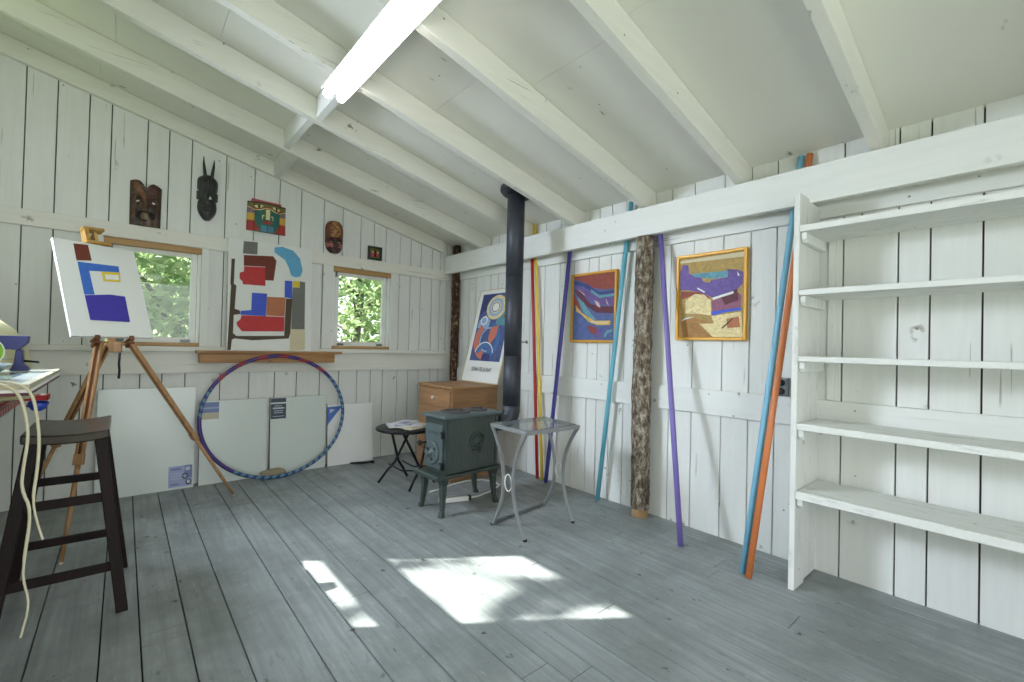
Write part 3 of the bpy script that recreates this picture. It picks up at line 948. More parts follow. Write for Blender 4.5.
ART_DUNE = [
   ('cream',[(0.006,0.973),(0.993,0.987),(0.994,0.93),(0.007,0.942)]),
   ('olive',[(0.146,0.911),(0.97,0.885),(0.947,0.792),(0.726,0.808),(0.522,0.783),(0.148,0.799)]),
   ('purple',[(0.049,0.918),(0.141,0.911),(0.162,0.798),(0.285,0.749),(0.524,0.694),(0.752,0.709),(0.751,0.806),(0.899,0.786),(0.984,0.751),(0.978,0.619),(0.854,0.512),(0.578,0.466),(0.342,0.556),(0.124,0.597),(0.012,0.593),(0.009,0.819)]),
   ('teal',[(0.203,0.795),(0.764,0.786),(0.765,0.712),(0.524,0.704),(0.258,0.751)]),
   ('olive',[(0.366,0.724),(0.523,0.714),(0.498,0.663),(0.393,0.683)]),
   ('brick',[(0.027,0.582),(0.342,0.556),(0.501,0.489),(0.488,0.44),(0.288,0.539),(0.042,0.479)]),
   ('butter',[(0.112,0.466),(0.261,0.54),(0.409,0.523),(0.514,0.449),(0.525,0.262),(0.372,0.286),(0.115,0.303)]),
   ('mauve',[(0.527,0.439),(0.902,0.528),(0.963,0.488),(0.953,0.337),(0.757,0.305),(0.542,0.301)]),
   ('maroon',[(0.655,0.492),(0.902,0.566),(0.928,0.432),(0.732,0.382)]),
   ('royal',[(0.516,0.312),(0.953,0.346),(0.965,0.313),(0.733,0.296),(0.551,0.262)]),
   ('butter',[(0.53,0.256),(0.965,0.298),(0.995,0.005),(0.559,0.005),(0.348,0.168),(0.57,0.173)]),
   ('tan',[(0.033,0.224),(0.293,0.238),(0.57,0.17),(0.321,0.168),(0.534,0.008),(0.008,0.01)]),
   ('rust',[(0.759,0.218),(0.93,0.243),(0.955,0.119),(0.772,0.112)]),
   ('white',[(0.301,0.618),(0.434,0.555),(0.408,0.549),(0.301,0.598)]),
   ('white',[(0.899,0.767),(0.936,0.717),(0.912,0.709)]),
   ('white',[(0.54,0.478),(0.853,0.54),(0.854,0.512),(0.553,0.452)]),
   ('white',[(0.033,0.204),(0.116,0.247),(0.266,0.259),(0.116,0.222)]),
   ('bark_paint',[(0.685,0.113),(0.845,0.226),(0.857,0.216),(0.705,0.103)]),
]

# ------------------------------------------------------------------ fluorescent light under the rafters
LX, LY0, LY1, LZ = -1.925, -1.735, -2.955, 2.458
lt = thing('fluorescent_light', 'lit twin-tube fluorescent light hanging under the ceiling rafters', 'ceiling light', (LX, (LY0 + LY1) / 2, LZ))
mb = MB()
sec = [(-0.074, 0.004), (-0.04, 0.030), (0.04, 0.030), (0.074, 0.004), (0.074, -0.002), (0.04, 0.022), (-0.04, 0.022), (-0.074, -0.002)]
mb.prism([(LX + a, LY0 - 0.012, LZ + 0.012 + b) for a, b in sec], (0, LY1 - LY0 + 0.024, 0))
mb.build('reflector', [M['plastic_white']], parent=lt)
for s in (-0.036, 0.036):
    mb = MB()
    mb.tube([(LX + s, LY0, LZ), (LX + s, LY1, LZ)], 0.023, 16)
    tb_ = mb.build('tube', [M['tube']], parent=lt)
    for yy_, d in ((LY0, 0.010), (LY1, -0.010)):
        mb = MB()
        mb.tube([(LX + s, yy_ + 0.001 * (1 if d > 0 else -1), LZ), (LX + s, yy_ + d, LZ)], 0.019, 12)
        mb.build('end_cap', [M['plastic_white']], parent=tb_)
for yy_ in (LY0 - 0.12, LY1 + 0.12):
    mb = MB()
    zt = zb(LX) + 0.0
    mb.tube([(LX, yy_, LZ + 0.04), (LX - 0.01, yy_, LZ + 0.08), (LX - 0.005, yy_, zc(LX) - 0.002)], 0.003, 6)
    mb.build('hanger_wire', [M['zinc']], parent=lt)


# ------------------------------------------------------------------ shelving unit on the right wall
sh = thing('shelving_unit', 'tall built-in white plank shelving unit with five empty worn shelves at the right', 'shelves', (-0.19, -4.2, 0))
YS = -3.50
def upright(y0, y1, nm='upright'):
    mb = MB()
    z1 = 1.878
    # two boards side by side, the front one slightly taller
    mb.box((-0.336, y0, 0.0), (-0.20, y1, z1 + 0.008)).box((-0.199, y0 + 0.002, 0.012), (-0.027, y1 - 0.001, z1 - 0.003))
    mb.build(nm, [M['shelf_z']], parent=sh, bevel=0.003)
upright(YS, YS + 0.026)
upright(-5.20, -5.174)
for z, d in ((1.726, 0.03), (1.421, 0.026), (1.107, 0.026), (0.790, 0.030), (0.472, 0.037)):
    mb = MB()
    mb.box((-0.344, -5.172, z - d), (-0.19, YS - 0.002, z)).box((-0.188, -5.172, z - d), (-0.028, YS - 0.002, z - 0.002))
    mb.build('shelf', [M['shelf']], parent=sh, bevel=0.003)
    for ya, yb in ((YS - 0.026, YS - 0.003), (-5.171, -5.148)):
        mb = MB()
        e = 0.05
        mb.prism([(-0.325, ya, z - d - 0.001), (-0.03, ya, z - d - 0.001), (-0.03, ya, z - d - e), (-0.31, ya, z - d - e), (-0.325, ya, z - d - e + 0.018)], (0, yb - ya, 0))
        mb.build('cleat', [M['shelf_z']], parent=sh, bevel=0.002)

# metal outlet on the right wall behind the two leaning poles
ou = thing('power_outlet', 'grey metal double power outlet plate on the right wall, beside the shelves', 'outlet', (-0.03, -3.31, 0.935))
mb = MB()
mb.box((-0.034, -3.36, 0.884), (-0.0005, -3.262, 0.985))
mb.build('plate', [M['outlet']], parent=ou, bevel=0.004)
for z in (0.958, 0.912):
    mb = MB()
    mb.lathe([(0.0, 0), (0.018, 0), (0.018, 0.004), (0.0, 0.004)], (-0.034, -3.330, z), (-1, 0, 0), 16)
    mb.build('socket', [M['black']], parent=ou)


# ------------------------------------------------------------------ painted poles leaning on the right wall
def pole(label, a, b, r, m_):
    mb = MB()
    a, b = V(a), V(b)
    mb.tube([a, a.lerp(b, .33), a.lerp(b, .66), b], r, 12)
    return tag(mb.build('painted_pole', [M[m_]], loc=tuple(a)), label, 'pole')


pole('red pole standing against the right wall beside the yellow pole', (-0.046, -1.456, 0), (-0.032, -1.288, 2.20), 0.0135, 'pole_red')
pole('yellow pole standing against the right wall beside the red pole', (-0.046, -1.512, 0), (-0.032, -1.335, 2.196), 0.0135, 'pole_yellow')
pole('dark indigo pole leaning on the right wall just right of the yellow pole', (-0.068, -1.580, 0), (-0.048, -1.79, 2.04), 0.0165, 'pole_indigo')
pole('teal pole leaning on the right wall just left of the log post', (-0.075, -2.125, 0), (-0.045, -2.345, 2.165), 0.0165, 'pole_teal')
pole('violet pole leaning on the right wall just right of the log post', (-0.304, -2.912, 0), (-0.050, -2.58, 1.96), 0.0165, 'pole_violet')
pole('long light blue pole leaning beside the orange pole next to the shelves', (-0.345, -3.272, 0), (-0.022, -3.405, 2.178), 0.0155, 'pole_blue')
pole('long orange pole leaning beside the light blue pole next to the shelves', (-0.374, -3.312, 0), (-0.022, -3.445, 2.178), 0.0155, 'pole_orange')


# ------------------------------------------------------------------ framed paintings on the right wall
def framed(name, label, y0, y1, z0, z1, polys, base, fw_=0.019, dp=0.030):
    """y0 is the left edge (farther), y1 the right edge"""
    yc = (y0 + y1) / 2
    w, h = y0 - y1, z1 - z0
    root = thing(name, label, 'painting', (-0.03, yc, z0))
    fr = (V((-0.002, yc, z0)), V((0, -1, 0)), V((0, 0, 1)), V((-1, 0, 0)))
    mb = MB()
    mb.box((-dp, y1, z0), (-0.002, y1 + fw_, z1)).box((-dp, y0 - fw_, z0), (-0.002, y0, z1))
    mb.box((-dp, y1 + fw_, z0), (-0.002, y0 - fw_, z0 + fw_)).box((-dp, y1 + fw_, z1 - fw_), (-0.002, y0 - fw_, z1))
    mb.build('frame', [M['frame_gold']], parent=root, bevel=0.003)
    iw, ih = w - 2 * fw_ + 0.002, h - 2 * fw_ + 0.002
    fi = (V((-0.018, yc, z0 + fw_ - 0.001)), fr[1], fr[2], fr[3])
    slots = [base] + sorted({p[0] for p in polys})
    mb = MB()
    slab(mb, fi, iw, ih, 0.012)
    art(mb, fi, iw, ih, polys, slots)
    mb.build('picture', [M[q] for q in slots], parent=root)


framed('framed_painting', 'gold-framed red and blue abstract painting on the right wall, left of the log post', -1.778, -2.222, 1.165, 1.708, ART_SEA, 'slate')
framed('framed_painting', 'gold-framed purple and cream abstract painting right of the log post', -2.694, -3.138, 1.187, 1.733, ART_DUNE, 'olive')

# ------------------------------------------------------------------ pine chest with a poster standing on it
CX0, CX1, CY0, CY1, CZ = -0.735, -0.258, -1.150, -0.600, 0.777
ch = thing('chest_of_drawers', 'low pine chest of drawers in the far corner behind the iron stove', 'chest of drawers', ((CX0 + CX1) / 2, (CY0 + CY1) / 2, 0))
mb = MB()
mb.box((CX0 + .012, CY0, 0.03), (CX1, CY0 + .02, CZ - .022)).box((CX0 + .012, CY1 - .02, 0.03), (CX1, CY1, CZ - .022)).box((CX1 - .012, CY0 + .021, 0.03), (CX1, CY1 - .021, CZ - .022)).box((CX0 + .02, CY0 + .01, 0.0), (CX1 - .02, CY1 - .01, 0.05))
mb.box((CX0 + .012, CY0 + .021, 0.05), (CX0 + .022, CY1 - .021, CZ - .023))
mb.build('carcass', [M['chest_z']], parent=ch, bevel=0.002)
mb = MB()
mb.box((CX0 - .004, CY0 - .008, CZ - .021), (CX1 + .002, CY1 + .008, CZ))
mb.build('top', [M['chest_z']], parent=ch, bevel=0.004)
for z0, z1 in ((0.60, 0.745), (0.405, 0.592), (0.21, 0.397), (0.055, 0.202)):
    mb = MB()
    mb.box((CX0 - .002, CY0 + .026, z0), (CX0 + .011, CY1 - .026, z1))
    dr = mb.build('drawer', [M['chest']], parent=ch, bevel=0.004)
    zk = (z0 + z1) / 2
    mb = MB()
    mb.lathe([(0.006, 0), (0.006, 0.010), (0.015, 0.016), (0.017, 0.024), (0.011, 0.031), (0.0, 0.033)], (CX0 - .002, (CY0 + CY1) / 2 - .02, zk), (-1, 0, 0), 14)
    mb.build('knob', [M['knob_white']], parent=dr)

po = thing('framed_poster', 'white-bordered poster leaning on the wall on top of the pine chest', 'poster', (-0.26, -0.86, CZ))
pf = frame_of((-0.266, -0.872, CZ + 0.002), -PI / 2, -0.236)
PW, PH = 0.565, 0.915
mb = MB()
c, e, u, nn = pf
for a, b, w_, h_ in ((0, 0, PW, 0.008), (0, PH - 0.008, PW, 0.008), (-PW / 2 + 0.004, 0.008, 0.008, PH - 0.016), (PW / 2 - 0.004, 0.008, 0.008, PH - 0.016)):
    slab(mb, (c + e * a + u * b, e, u, nn), w_, h_, 0.018)
mb.build('frame', [M['cream']], parent=po)
slots = ['white', 'slate', 'steelblue', 'powder', 'salmon', 'butter', 'teal', 'navy', 'brick']
P = [('slate', [(0.10, 0.22), (0.93, 0.22), (0.93, 0.955), (0.10, 0.955)])]
P += [('navy', [(0.10, 0.72), (0.36, 0.80), (0.50, 0.955), (0.10, 0.955)]), ('teal', [(0.62, 0.60), (0.93, 0.60), (0.93, 0.83), (0.62, 0.80)]), ('powder', [(0.12, 0.58), (0.44, 0.56), (0.46, 0.66), (0.30, 0.72), (0.14, 0.66)])]
P += [('salmon', ringpoly(0.50, 0.45, 0.38, 0.22, 0.14, 0.08, 2.3, 4.9)), ('powder', ringpoly(0.50, 0.45, 0.23, 0.135, 0.03, 0.018, 1.2, 4.9)), ('steelblue', ringpoly(0.52, 0.44, 0.30, 0.19, 0.10, 0.06, -1.9, 1.5)), ('salmon', [(0.52, 0.58), (0.72, 0.60), (0.70, 0.48), (0.58, 0.40), (0.50, 0.46)])]
P += [('steelblue', ringpoly(0.46, 0.28, 0.24, 0.13, 0.10, 0.05, 0.1, 2.9)), ('white', ringpoly(0.46, 0.28, 0.26, 0.145, 0.02, 0.012, 0.2, 2.9)), ('navy', [(0.42, 0.22), (0.66, 0.22), (0.64, 0.30), (0.44, 0.30)])]
P += [('butter', disc(0.55, 0.80, 0.26, 0.135)), ('powder', disc(0.54, 0.80, 0.20, 0.10)), ('butter', disc(0.54, 0.80, 0.135, 0.068)), ('slate', disc(0.54, 0.80, 0.105, 0.053)), ('white', disc(0.54, 0.80, 0.09, 0.045)), ('white', disc(0.29, 0.655, 0.10, 0.05)), ('powder', disc(0.29, 0.655, 0.07, 0.035)), ('brick', [(0.80, 0.68), (0.93, 0.68), (0.93, 0.75), (0.84, 0.76)])]
mb = MB()
pin = (c + u * 0.006 + nn * -0.004, e, u, nn)
slab(mb, pin, PW - 0.012, PH - 0.012, 0.01)
art(mb, pin, PW - 0.012, PH - 0.012, P, slots)
mb.build('print', [M[q] for q in slots], parent=po)


def lettering(name, text, origin, e, u, size, m_, parent):
    cu = bpy.data.curves.new(name, 'FONT')
    cu.body = text
    cu.size = size
    cu.align_x = 'CENTER'
    tmp = bpy.data.objects.new(name, cu)
    COL.objects.link(tmp)
    bpy.context.view_layer.update()
    me = bpy.data.meshes.new_from_object(tmp.evaluated_get(bpy.context.evaluated_depsgraph_get()))
    bpy.data.objects.remove(tmp)
    mb = MB()
    o = V(origin)
    mb.add([o + e * v.co.x * .62 + u * v.co.y for v in me.vertices], [list(p.vertices) for p in me.polygons])
    bpy.data.meshes.remove(me)
    return mb.build(name, [M[m_]], parent=parent)


lettering('lettering', 'SONIA DELAUNAY', c + u * 0.105 + nn * -0.001, e, u, 0.058, 'ink', po)

# ------------------------------------------------------------------ iron wood stove, local +X runs towards its flue
ST = Matrix.Translation((-0.907, -1.574, 0)) @ Matrix.Rotation(math.radians(3.6), 4, 'Z')
st = thing('wood_stove', 'green-grey cast iron wood stove on four legs in the middle of the room', 'stove', (-0.907, -1.574, 0))
X0, X1, HW = -0.236, 0.223, 0.120
mb = MB(ST)
# fluted side walls
for s in (-1, 1):
    n_ = 30
    pts = []
    for i in range(n_ * 2 + 1):
        x = X0 + 0.022 + (X1 - X0 - 0.044) * i / (n_ * 2)
        pts.append((x, s * (HW - 0.006 + (0.006 if i % 2 else 0)), 0.260))
    pts += [(X1 - 0.022, s * (HW - 0.03), 0.260), (X0 + 0.022, s * (HW - 0.03), 0.260)]
    mb.prism(pts, (0, 0, 0.364))
    for xa, xb in ((X0, X0 + 0.022), (X1 - 0.022, X1)):
        mb.box((xa, min(s * (HW + 0.002), s * (HW - 0.03)), 0.260), (xb, max(s * (HW + 0.002), s * (HW - 0.03)), 0.625))
mb.box((X0, -HW + 0.03, 0.260), (X0 + 0.018, HW - 0.03, 0.625)).box((X1 - 0.018, -HW + 0.03, 0.260), (X1, HW - 0.03, 0.625))
mb.build('firebox', [M['iron']], parent=st, bevel=0.002)
# embossed medallions on the long sides
for s in (-1, 1):
    mb = MB(ST)
    y = s * HW
    cx, cz_ = 0.03, 0.45
    for rr_, a0 in ((0.060, 0), (0.034, 1)):
        mb.tube([(cx + rr_ * math.cos(t * .35 + a0) * (1 + .18 * math.sin(3 * t * .35)), y, cz_ + rr_ * 1.15 * math.sin(t * .35 + a0) * (1 + .12 * math.cos(2 * t * .35))) for t in range(18)], 0.006, 6, closed=True)
    mb.tube([(cx - .06, y, cz_ + .02), (cx, y, cz_ + .055), (cx + .05, y, cz_ + .03)], .007, 6)
    mb.tube([(cx - .05, y, cz_ - .01), (cx, y, cz_ - .02), (cx + .06, y, cz_ + .0)], .007, 6)
    mb.tube([(cx - .04, y, cz_ - .05), (cx + .01, y, cz_ - .03), (cx + .03, y, cz_ - .075)], .007, 6)
    mb.build('medallion', [M['iron']], parent=st)
# lid, cook plates
mb = MB(ST)
mb.prism([(X0 - .026, -HW - .018, 0.626), (X1 + .02, -HW - .018, 0.626), (X1 + .02, HW + .018, 0.626), (X0 - .026, HW + .018, 0.626)], (0, 0, 0.024))
mb.build('top_plate', [M['iron_light']], parent=st, bevel=0.006)
for cx, rr_ in ((-0.070, 0.112), (0.125, 0.080)):
    mb = MB(ST)
    mb.lathe([(rr_, 0), (rr_, 0.006), (rr_ * .93, 0.010), (rr_ * .62, 0.010), (rr_ * .60, 0.006), (0.0, 0.006)], (cx, 0.008, 0.650), (0, 0, 1), 32)
    cp = mb.build('cook_plate', [M['plate']], parent=st)
    mb = MB(ST)
    mb.tube([(cx + .02, -.02, .657), (cx + .03, -.01, .671), (cx + .055, .02, .671), (cx + .065, .03, .657)], .005, 6)
    mb.build('lift_bar', [M['plate']], parent=cp)
# base plate with its ash lip
mb = MB(ST)
mb.prism([(X0 - .078, -HW - .022, 0.235), (X1 + .018, -HW - .022, 0.235), (X1 + .018, HW + .022, 0.235), (X0 - .078, HW + .022, 0.235)], (0, 0, 0.023))
mb.build('base_plate', [M['iron']], parent=st, bevel=0.006)
mb = MB(ST)
mb.box((X0 - .078, -HW - .022, 0.2585), (X0 - .066, HW + .022, 0.265))
mb.build('ash_lip', [M['iron_light']], parent=st, bevel=0.002)
# door with draught wheel, latch, embossed words
mb = MB(ST)
mb.box((X0 - .012, -0.094, 0.288), (X0 - .001, 0.102, 0.585))
dr = mb.build('door', [M['iron_light']], parent=st, bevel=0.004)
mb = MB(ST)
mb.lathe([(0.080, 0), (0.080, 0.008), (0.073, 0.014), (0.063, 0.010), (0.020, 0.010), (0.018, 0.018), (0.0, 0.018)], (X0 - .012, 0.016, 0.392), (-1, 0, 0), 32)
for k in range(3):
    a = k * 2.09 + .4
    mb.slot = 1
    mb.tube([(X0 - .0245, 0.014 + .044 * math.cos(a), 0.392 + .044 * math.sin(a)), (X0 - .0215, 0.014 + .044 * math.cos(a), 0.392 + .044 * math.sin(a))], .012, 10)
    mb.slot = 0
    mb.tube([(X0 - .023, 0.016 + .025 * math.cos(a + 1), 0.392 + .025 * math.sin(a + 1)), (X0 - .023, 0.016 + .060 * math.cos(a + 1), 0.392 + .060 * math.sin(a + 1))], .005, 6)
mb.build('draught_wheel', [M['iron_light'], M['black']], parent=dr)
mb = MB(ST)
for k in range(9):
    mb.box((X0 - .0145, 0.068 - k * .013, 0.518), (X0 - .011, 0.068 - k * .013 - .008, 0.539 - .004 * (k % 3)))
mb.box((X0 - .014, -.04, 0.503), (X0 - .011, .06, 0.507))
mb.build('embossed_band', [M['iron_light']], parent=dr)
for z in (0.522, 0.318):
    mb = MB(ST)
    mb.tube([(X0 - .016, -0.102, z - .022), (X0 - .016, -0.102, z + .022)], .010, 10)
    mb.tube([(X0 - .018, -0.078, z + .014), (X0 - .018, -0.108, z + .014)], .007, 8)
    mb.build('hinge', [M['black_metal']], parent=st)
mb = MB(ST)
mb.tube([(X0 - .0125, 0.090, 0.448), (X0 - .05, 0.098, 0.448)], .007, 8).lathe([(0.0, -.02), (.014, -.012), (.017, 0), (.014, .012), (0, .02)], (X0 - .06, 0.098, 0.448), (-1, 0, 0), 14)
mb.build('door_handle', [M['black']], parent=st)
# legs
for (lx, ly), (fx, fy) in (((-.240, -.106), (-.271, -.140)), ((-.240, .106), (-.252, .126)), ((.195, -.106), (.199, -.142)), ((.195, .106), (.230, .117))):
    mb = MB(ST)
    pr_ = [(lx, ly, 0.2345), (lx, ly, 0.19), (lx + (fx - lx) * .25, ly + (fy - ly) * .3, 0.10), (lx + (fx - lx) * .6, ly + (fy - ly) * .65, 0.035), (fx, fy, 0.012), (fx, fy, 0.0)]
    ws = [.060, .040, .032, .026, .032, .036]
    for i in range(len(pr_) - 1):
        a, b = pr_[i], pr_[i + 1]
        wa, wb = ws[i] / 2, ws[i + 1] / 2
        mb.hexa([(b[0] - wb, b[1] - wb, b[2]), (b[0] + wb, b[1] - wb, b[2]), (b[0] + wb, b[1] + wb, b[2]), (b[0] - wb, b[1] + wb, b[2])], [(a[0] - wa, a[1] - wa, a[2]), (a[0] + wa, a[1] - wa, a[2]), (a[0] + wa, a[1] + wa, a[2]), (a[0] - wa, a[1] + wa, a[2])])
    mb.build('leg', [M['iron']], parent=st, bevel=0.003)
mb = MB(ST)
mb.tube([(X1 + .0005, 0, .545), (X1 + .030, 0, .545)], .070, 20)
mb.build('flue_collar', [M['iron']], parent=st)

# stove pipe: elbow, riser, damper, ceiling collar
px_, py_ = -0.509, -1.630
sp_ = thing('stove_pipe', 'black stove pipe rising from the back of the iron stove to the ceiling', 'pipe', (px_, py_, 0.47))
a0 = ST @ V((X1 + .0315, 0, .545))
el = [a0, ST @ V((X1 + .045, 0, .545)), a0.lerp(V((px_, py_, .545)), .70) + V((0, 0, .008)), V((px_ - .010, py_ + .004, .580)), V((px_, py_, .63)), V((px_, py_, .68))]
mb = MB()
mb.tube(el, .0665, 22)
mb.build('elbow', [M['pipe']], parent=sp_)
mb = MB()
mb.tube([(px_, py_, .672), (px_, py_, 1.05)], .0670, 24)
mb.tube([(px_, py_, 1.045), (px_, py_, 1.65)], .0664, 24)
mb.tube([(px_, py_, 1.645), (px_, py_, zc(px_) - .045)], .0670, 24)
mb.build('riser', [M['pipe']], parent=sp_)
mb = MB()
mb.tube([(px_ + .06, py_ - .02, 1.155), (px_ + .105, py_ - .04, 1.155)], .004, 8).tube([(px_ + .098, py_ - .052, 1.15), (px_ + .112, py_ - .03, 1.162)], .008, 8)
mb.build('damper_handle', [M['zinc']], parent=sp_)
mb = MB()
nrm = V((-SL, 0, -1)).normalized()
cc = V((px_, py_, zc(px_) - .002))
mb.lathe([(0.122, 0), (0.122, 0.024), (0.112, 0.034), (0.068, 0.034)], cc + nrm * 0.004, nrm, 32)
mb.build('ceiling_collar', [M['pipe']], parent=sp_)

# white power strip under the stove
ps = thing('power_strip', 'white power strip with a curling white cord lying on the floor under the stove', 'power strip', (-.80, -1.47, 0))
mb = MB()
mb.bar((-1.04, -1.49, .02), (-.84, -1.56, .02), .05, .036)
mb.build('housing', [M['plastic_white']], parent=ps, bevel=0.005)
mb = MB()
mb.bar((-.8395, -1.5602, .02), (-.82, -1.567, .02), .036, .03)
mb.build('plug', [M['black']], parent=ps, bevel=0.004)
mb = MB()
mb.tube([(-.82, -1.567, .02), (-.75, -1.55, .008), (-.60, -1.51, .007), (-.45, -1.44, .007), (-.41, -1.33, .007), (-.47, -1.23, .007), (-.60, -1.19, .007), (-.74, -1.20, .007), (-.86, -1.24, .007), (-.98, -1.26, .007)], .0065, 8)
mb.build('cord', [M['plastic_white']], parent=ps)


# ------------------------------------------------------------------ small round folding table with papers
tx, ty, TZ = -1.035, -.975, .465
ft = thing('folding_table', 'small round dark folding table with crossed legs between the stove and the gable wall', 'side table', (tx, ty, 0))
mb = MB()
mb.lathe([(0.0, 0), (0.225, 0), (0.238, 0.006), (0.238, 0.018), (0.228, 0.024), (0.0, 0.024)], (tx, ty, TZ - .024), (0, 0, 1), 40)
mb.build('table_top', [M['black_metal']], parent=ft)
feet = [(-1.194, -.826), (-.920, -.786), (-1.100, -1.165), (-.820, -1.06)]
# each crossed frame: a leg from one foot to the opposite side under the top
for f, tpt in ((feet[0], (-.93, -.87)), (feet[1], (-1.13, -.90)), (feet[2], (-.90, -1.10)), (feet[3], (-1.12, -1.08))):
    f3, t3 = V((f[0], f[1], .010)), V((tpt[0], tpt[1], TZ - .026))
    k1 = f3.lerp(t3, .38) + V(((t3.x - f3.x) * .12, 0, -.01))
    mb = MB()
    mb.tube([f3, f3.lerp(k1, .5) + V((0, 0, .008)), k1, k1.lerp(t3, .5), t3], .0100, 8)
    mb.build('leg', [M['black_metal']], parent=ft)
for a, b in ((feet[1], feet[3]), (feet[0], feet[2])):
    mb = MB()
    a3, b3 = V((a[0], a[1], 0)), V((b[0], b[1], 0))
    t = .2
    ta = V((-1.13, -.90, TZ)) if a == feet[1] else V((-.93, -.87, TZ))
    tb3 = V((-1.12, -1.08, TZ)) if a == feet[1] else V((-.90, -1.10, TZ))
    mb.tube([a3.lerp(ta, .30) + V((0, 0, .012)), a3.lerp(ta, .3).lerp(b3.lerp(tb3, .3), .5) + V((0, 0, -.015)), b3.lerp(tb3, .30) + V((0, 0, .012))], .006, 8)
    mb.build('brace', [M['black_metal']], parent=ft)


def sheet_stack(label, c, w, d, h, rot, m_, z, pages=True):
    R = Matrix.Rotation(rot, 3, 'Z')
    mb = MB()
    mb.box((c[0] - w / 2, c[1] - d / 2, z), (c[0] + w / 2, c[1] + d / 2, z + h), R, (c[0], c[1], z))
    root = thing('magazine', label, 'magazine', (c[0], c[1], z), 'magazines on the folding table')
    mb2 = MB()
    mb2.box((c[0] - w / 2, c[1] - d / 2, z), (c[0] + w / 2 - .002, c[1] + d / 2, z + h * .8), R, (c[0], c[1], z))
    mb2.build('pages', [M['paper']], parent=root)
    mb3 = MB()
    mb3.box((c[0] - w / 2 - .001, c[1] - d / 2 - .001, z + h * .8), (c[0] + w / 2, c[1] + d / 2 + .001, z + h), R, (c[0], c[1], z))
    mb3.slot = 1
    mb3.box((c[0] - w * .3, c[1] - d * .35, z + h), (c[0] + w * .2, c[1] + d * .1, z + h + .0006), R, (c[0], c[1], z))
    mb3.build('cover', [M[m_], M['magazine_c']], parent=root)


sheet_stack('tan-covered magazine lying lowest on the round folding table', (-.985, -1.02), .27, .20, .009, .25, 'magazine_b', TZ)
sheet_stack('grey magazine lying open-edged on top of the pile on the round folding table', (-1.06, -.98), .26, .19, .009, -.3, 'magazine_a', TZ + .010)
sheet_stack('smaller pale magazine topmost on the round folding table', (-1.03, -.93), .2, .14, .006, .5, 'magazine_a', TZ + .020)

# ------------------------------------------------------------------ glass-topped metal side table
GZ = .628
gt = thing('glass_table', 'square glass-topped grey metal side table with curved legs beside the stove', 'side table', (-.74, -2.13, 0))
tl, tb_, trr, tf = V((-.962, -1.976, GZ)), V((-.505, -1.985, GZ)), V((-.545, -2.330, GZ)), V((-.984, -2.322, GZ))
cs = [tf, trr, tb_, tl]
mb = MB()
for a, b in zip(cs, cs[1:] + cs[:1]):
    d = (b - a).normalized()
    mb.bar(a - d * .006 + V((0, 0, -.0105)), b + d * .006 + V((0, 0, -.0105)), .022, .021)
mb.build('top_frame', [M['table_grey']], parent=gt, bevel=.002)
mb = MB()
k = [p + ((tl + trr) / 2 - p).normalized() * .012 + V((0, 0, .0006)) for p in cs]
mb.hexa(k, [p + V((0, 0, .006)) for p in k])
M['table_glass'] = mat('smoked_table_glass', rgb(120, 130, 132), 0.03, coat=0.6)
M['table_glass'].node_tree.nodes['Principled BSDF'].inputs['Alpha'].default_value = 0.42
mb.build('glass_top', [M['table_glass']], parent=gt)
fts = [V((-.978, -2.330, 0)), V((-.547, -2.309, 0)), V((-.470, -1.957, 0)), V((-.971, -2.010, 0))]
ctr = V((-.745, -2.145, 0))
mate = {0: 3, 3: 0, 1: 2, 2: 1}
for li, (top_, ft_) in enumerate(zip(cs, fts)):
    inw = (cs[mate[li]] + fts[mate[li]] - top_ - ft_) / 2
    inw.z = 0
    bow = inw.length / 2 - .050
    inw = inw.normalized()
    pts = []
    for i in range(21):
        t = i / 20
        p = ft_.lerp(top_ + V((0, 0, -.021)), t)
        pts.append(p + inw * (bow * max(0.0, math.sin(PI * min(1, max(0, t)))) ** .85) + inw * .004)
    mb = MB()
    for i in range(20):
        mb.bar(pts[i], pts[i + 1], .016, .016, side=(inw.y, -inw.x, 0))
    lg = mb.build('leg', [M['table_grey']], parent=gt)
    mb = MB()
    mb.tube([pts[0] + V((0, 0, .0)), pts[0] + V((0, 0, .010))], .0125, 10)
    mb.build('rubber_foot', [M['rubber']], parent=lg)
for i, j in ((3, 0), (1, 2)):
    cm = (cs[i] + cs[j] + fts[i] + fts[j]) / 4
    cm.z = GZ * .47
    d = (cs[j] - cs[i]).normalized()
    mb = MB()
    mb.tube([cm + d * (.034 * math.cos(2 * PI * t / 24)) + V((0, 0, .050 * math.sin(2 * PI * t / 24))) for t in range(24)], .0038, 6, closed=True)
    mb.build('ring', [M['plastic_white']], parent=gt)
mb = MB()
mb.bar(fts[3] + V((.012, -.006, .012)), fts[2] + V((-.012, -.006, .012)), .014, .014)
mb.build('stretcher', [M['zinc']], parent=gt)

# ------------------------------------------------------------------ dark saddle stool
so = thing('bar_stool', 'dark brown wooden saddle-seat bar stool beside the workbench', 'stool', (-2.92, -1.57, 0))
SX0, SX1, SY0, SY1, SZ = -3.045, -2.795, -1.785, -1.345, .738
mb = MB()
nu, nv = 8, 14


def seat(u, v, zoff):
    x = SX0 + (SX1 - SX0) * u
    y = SY0 + (SY1 - SY0) * v
    return (x, y, SZ + .012 * (2 * u - 1) ** 2 - .006 + zoff)


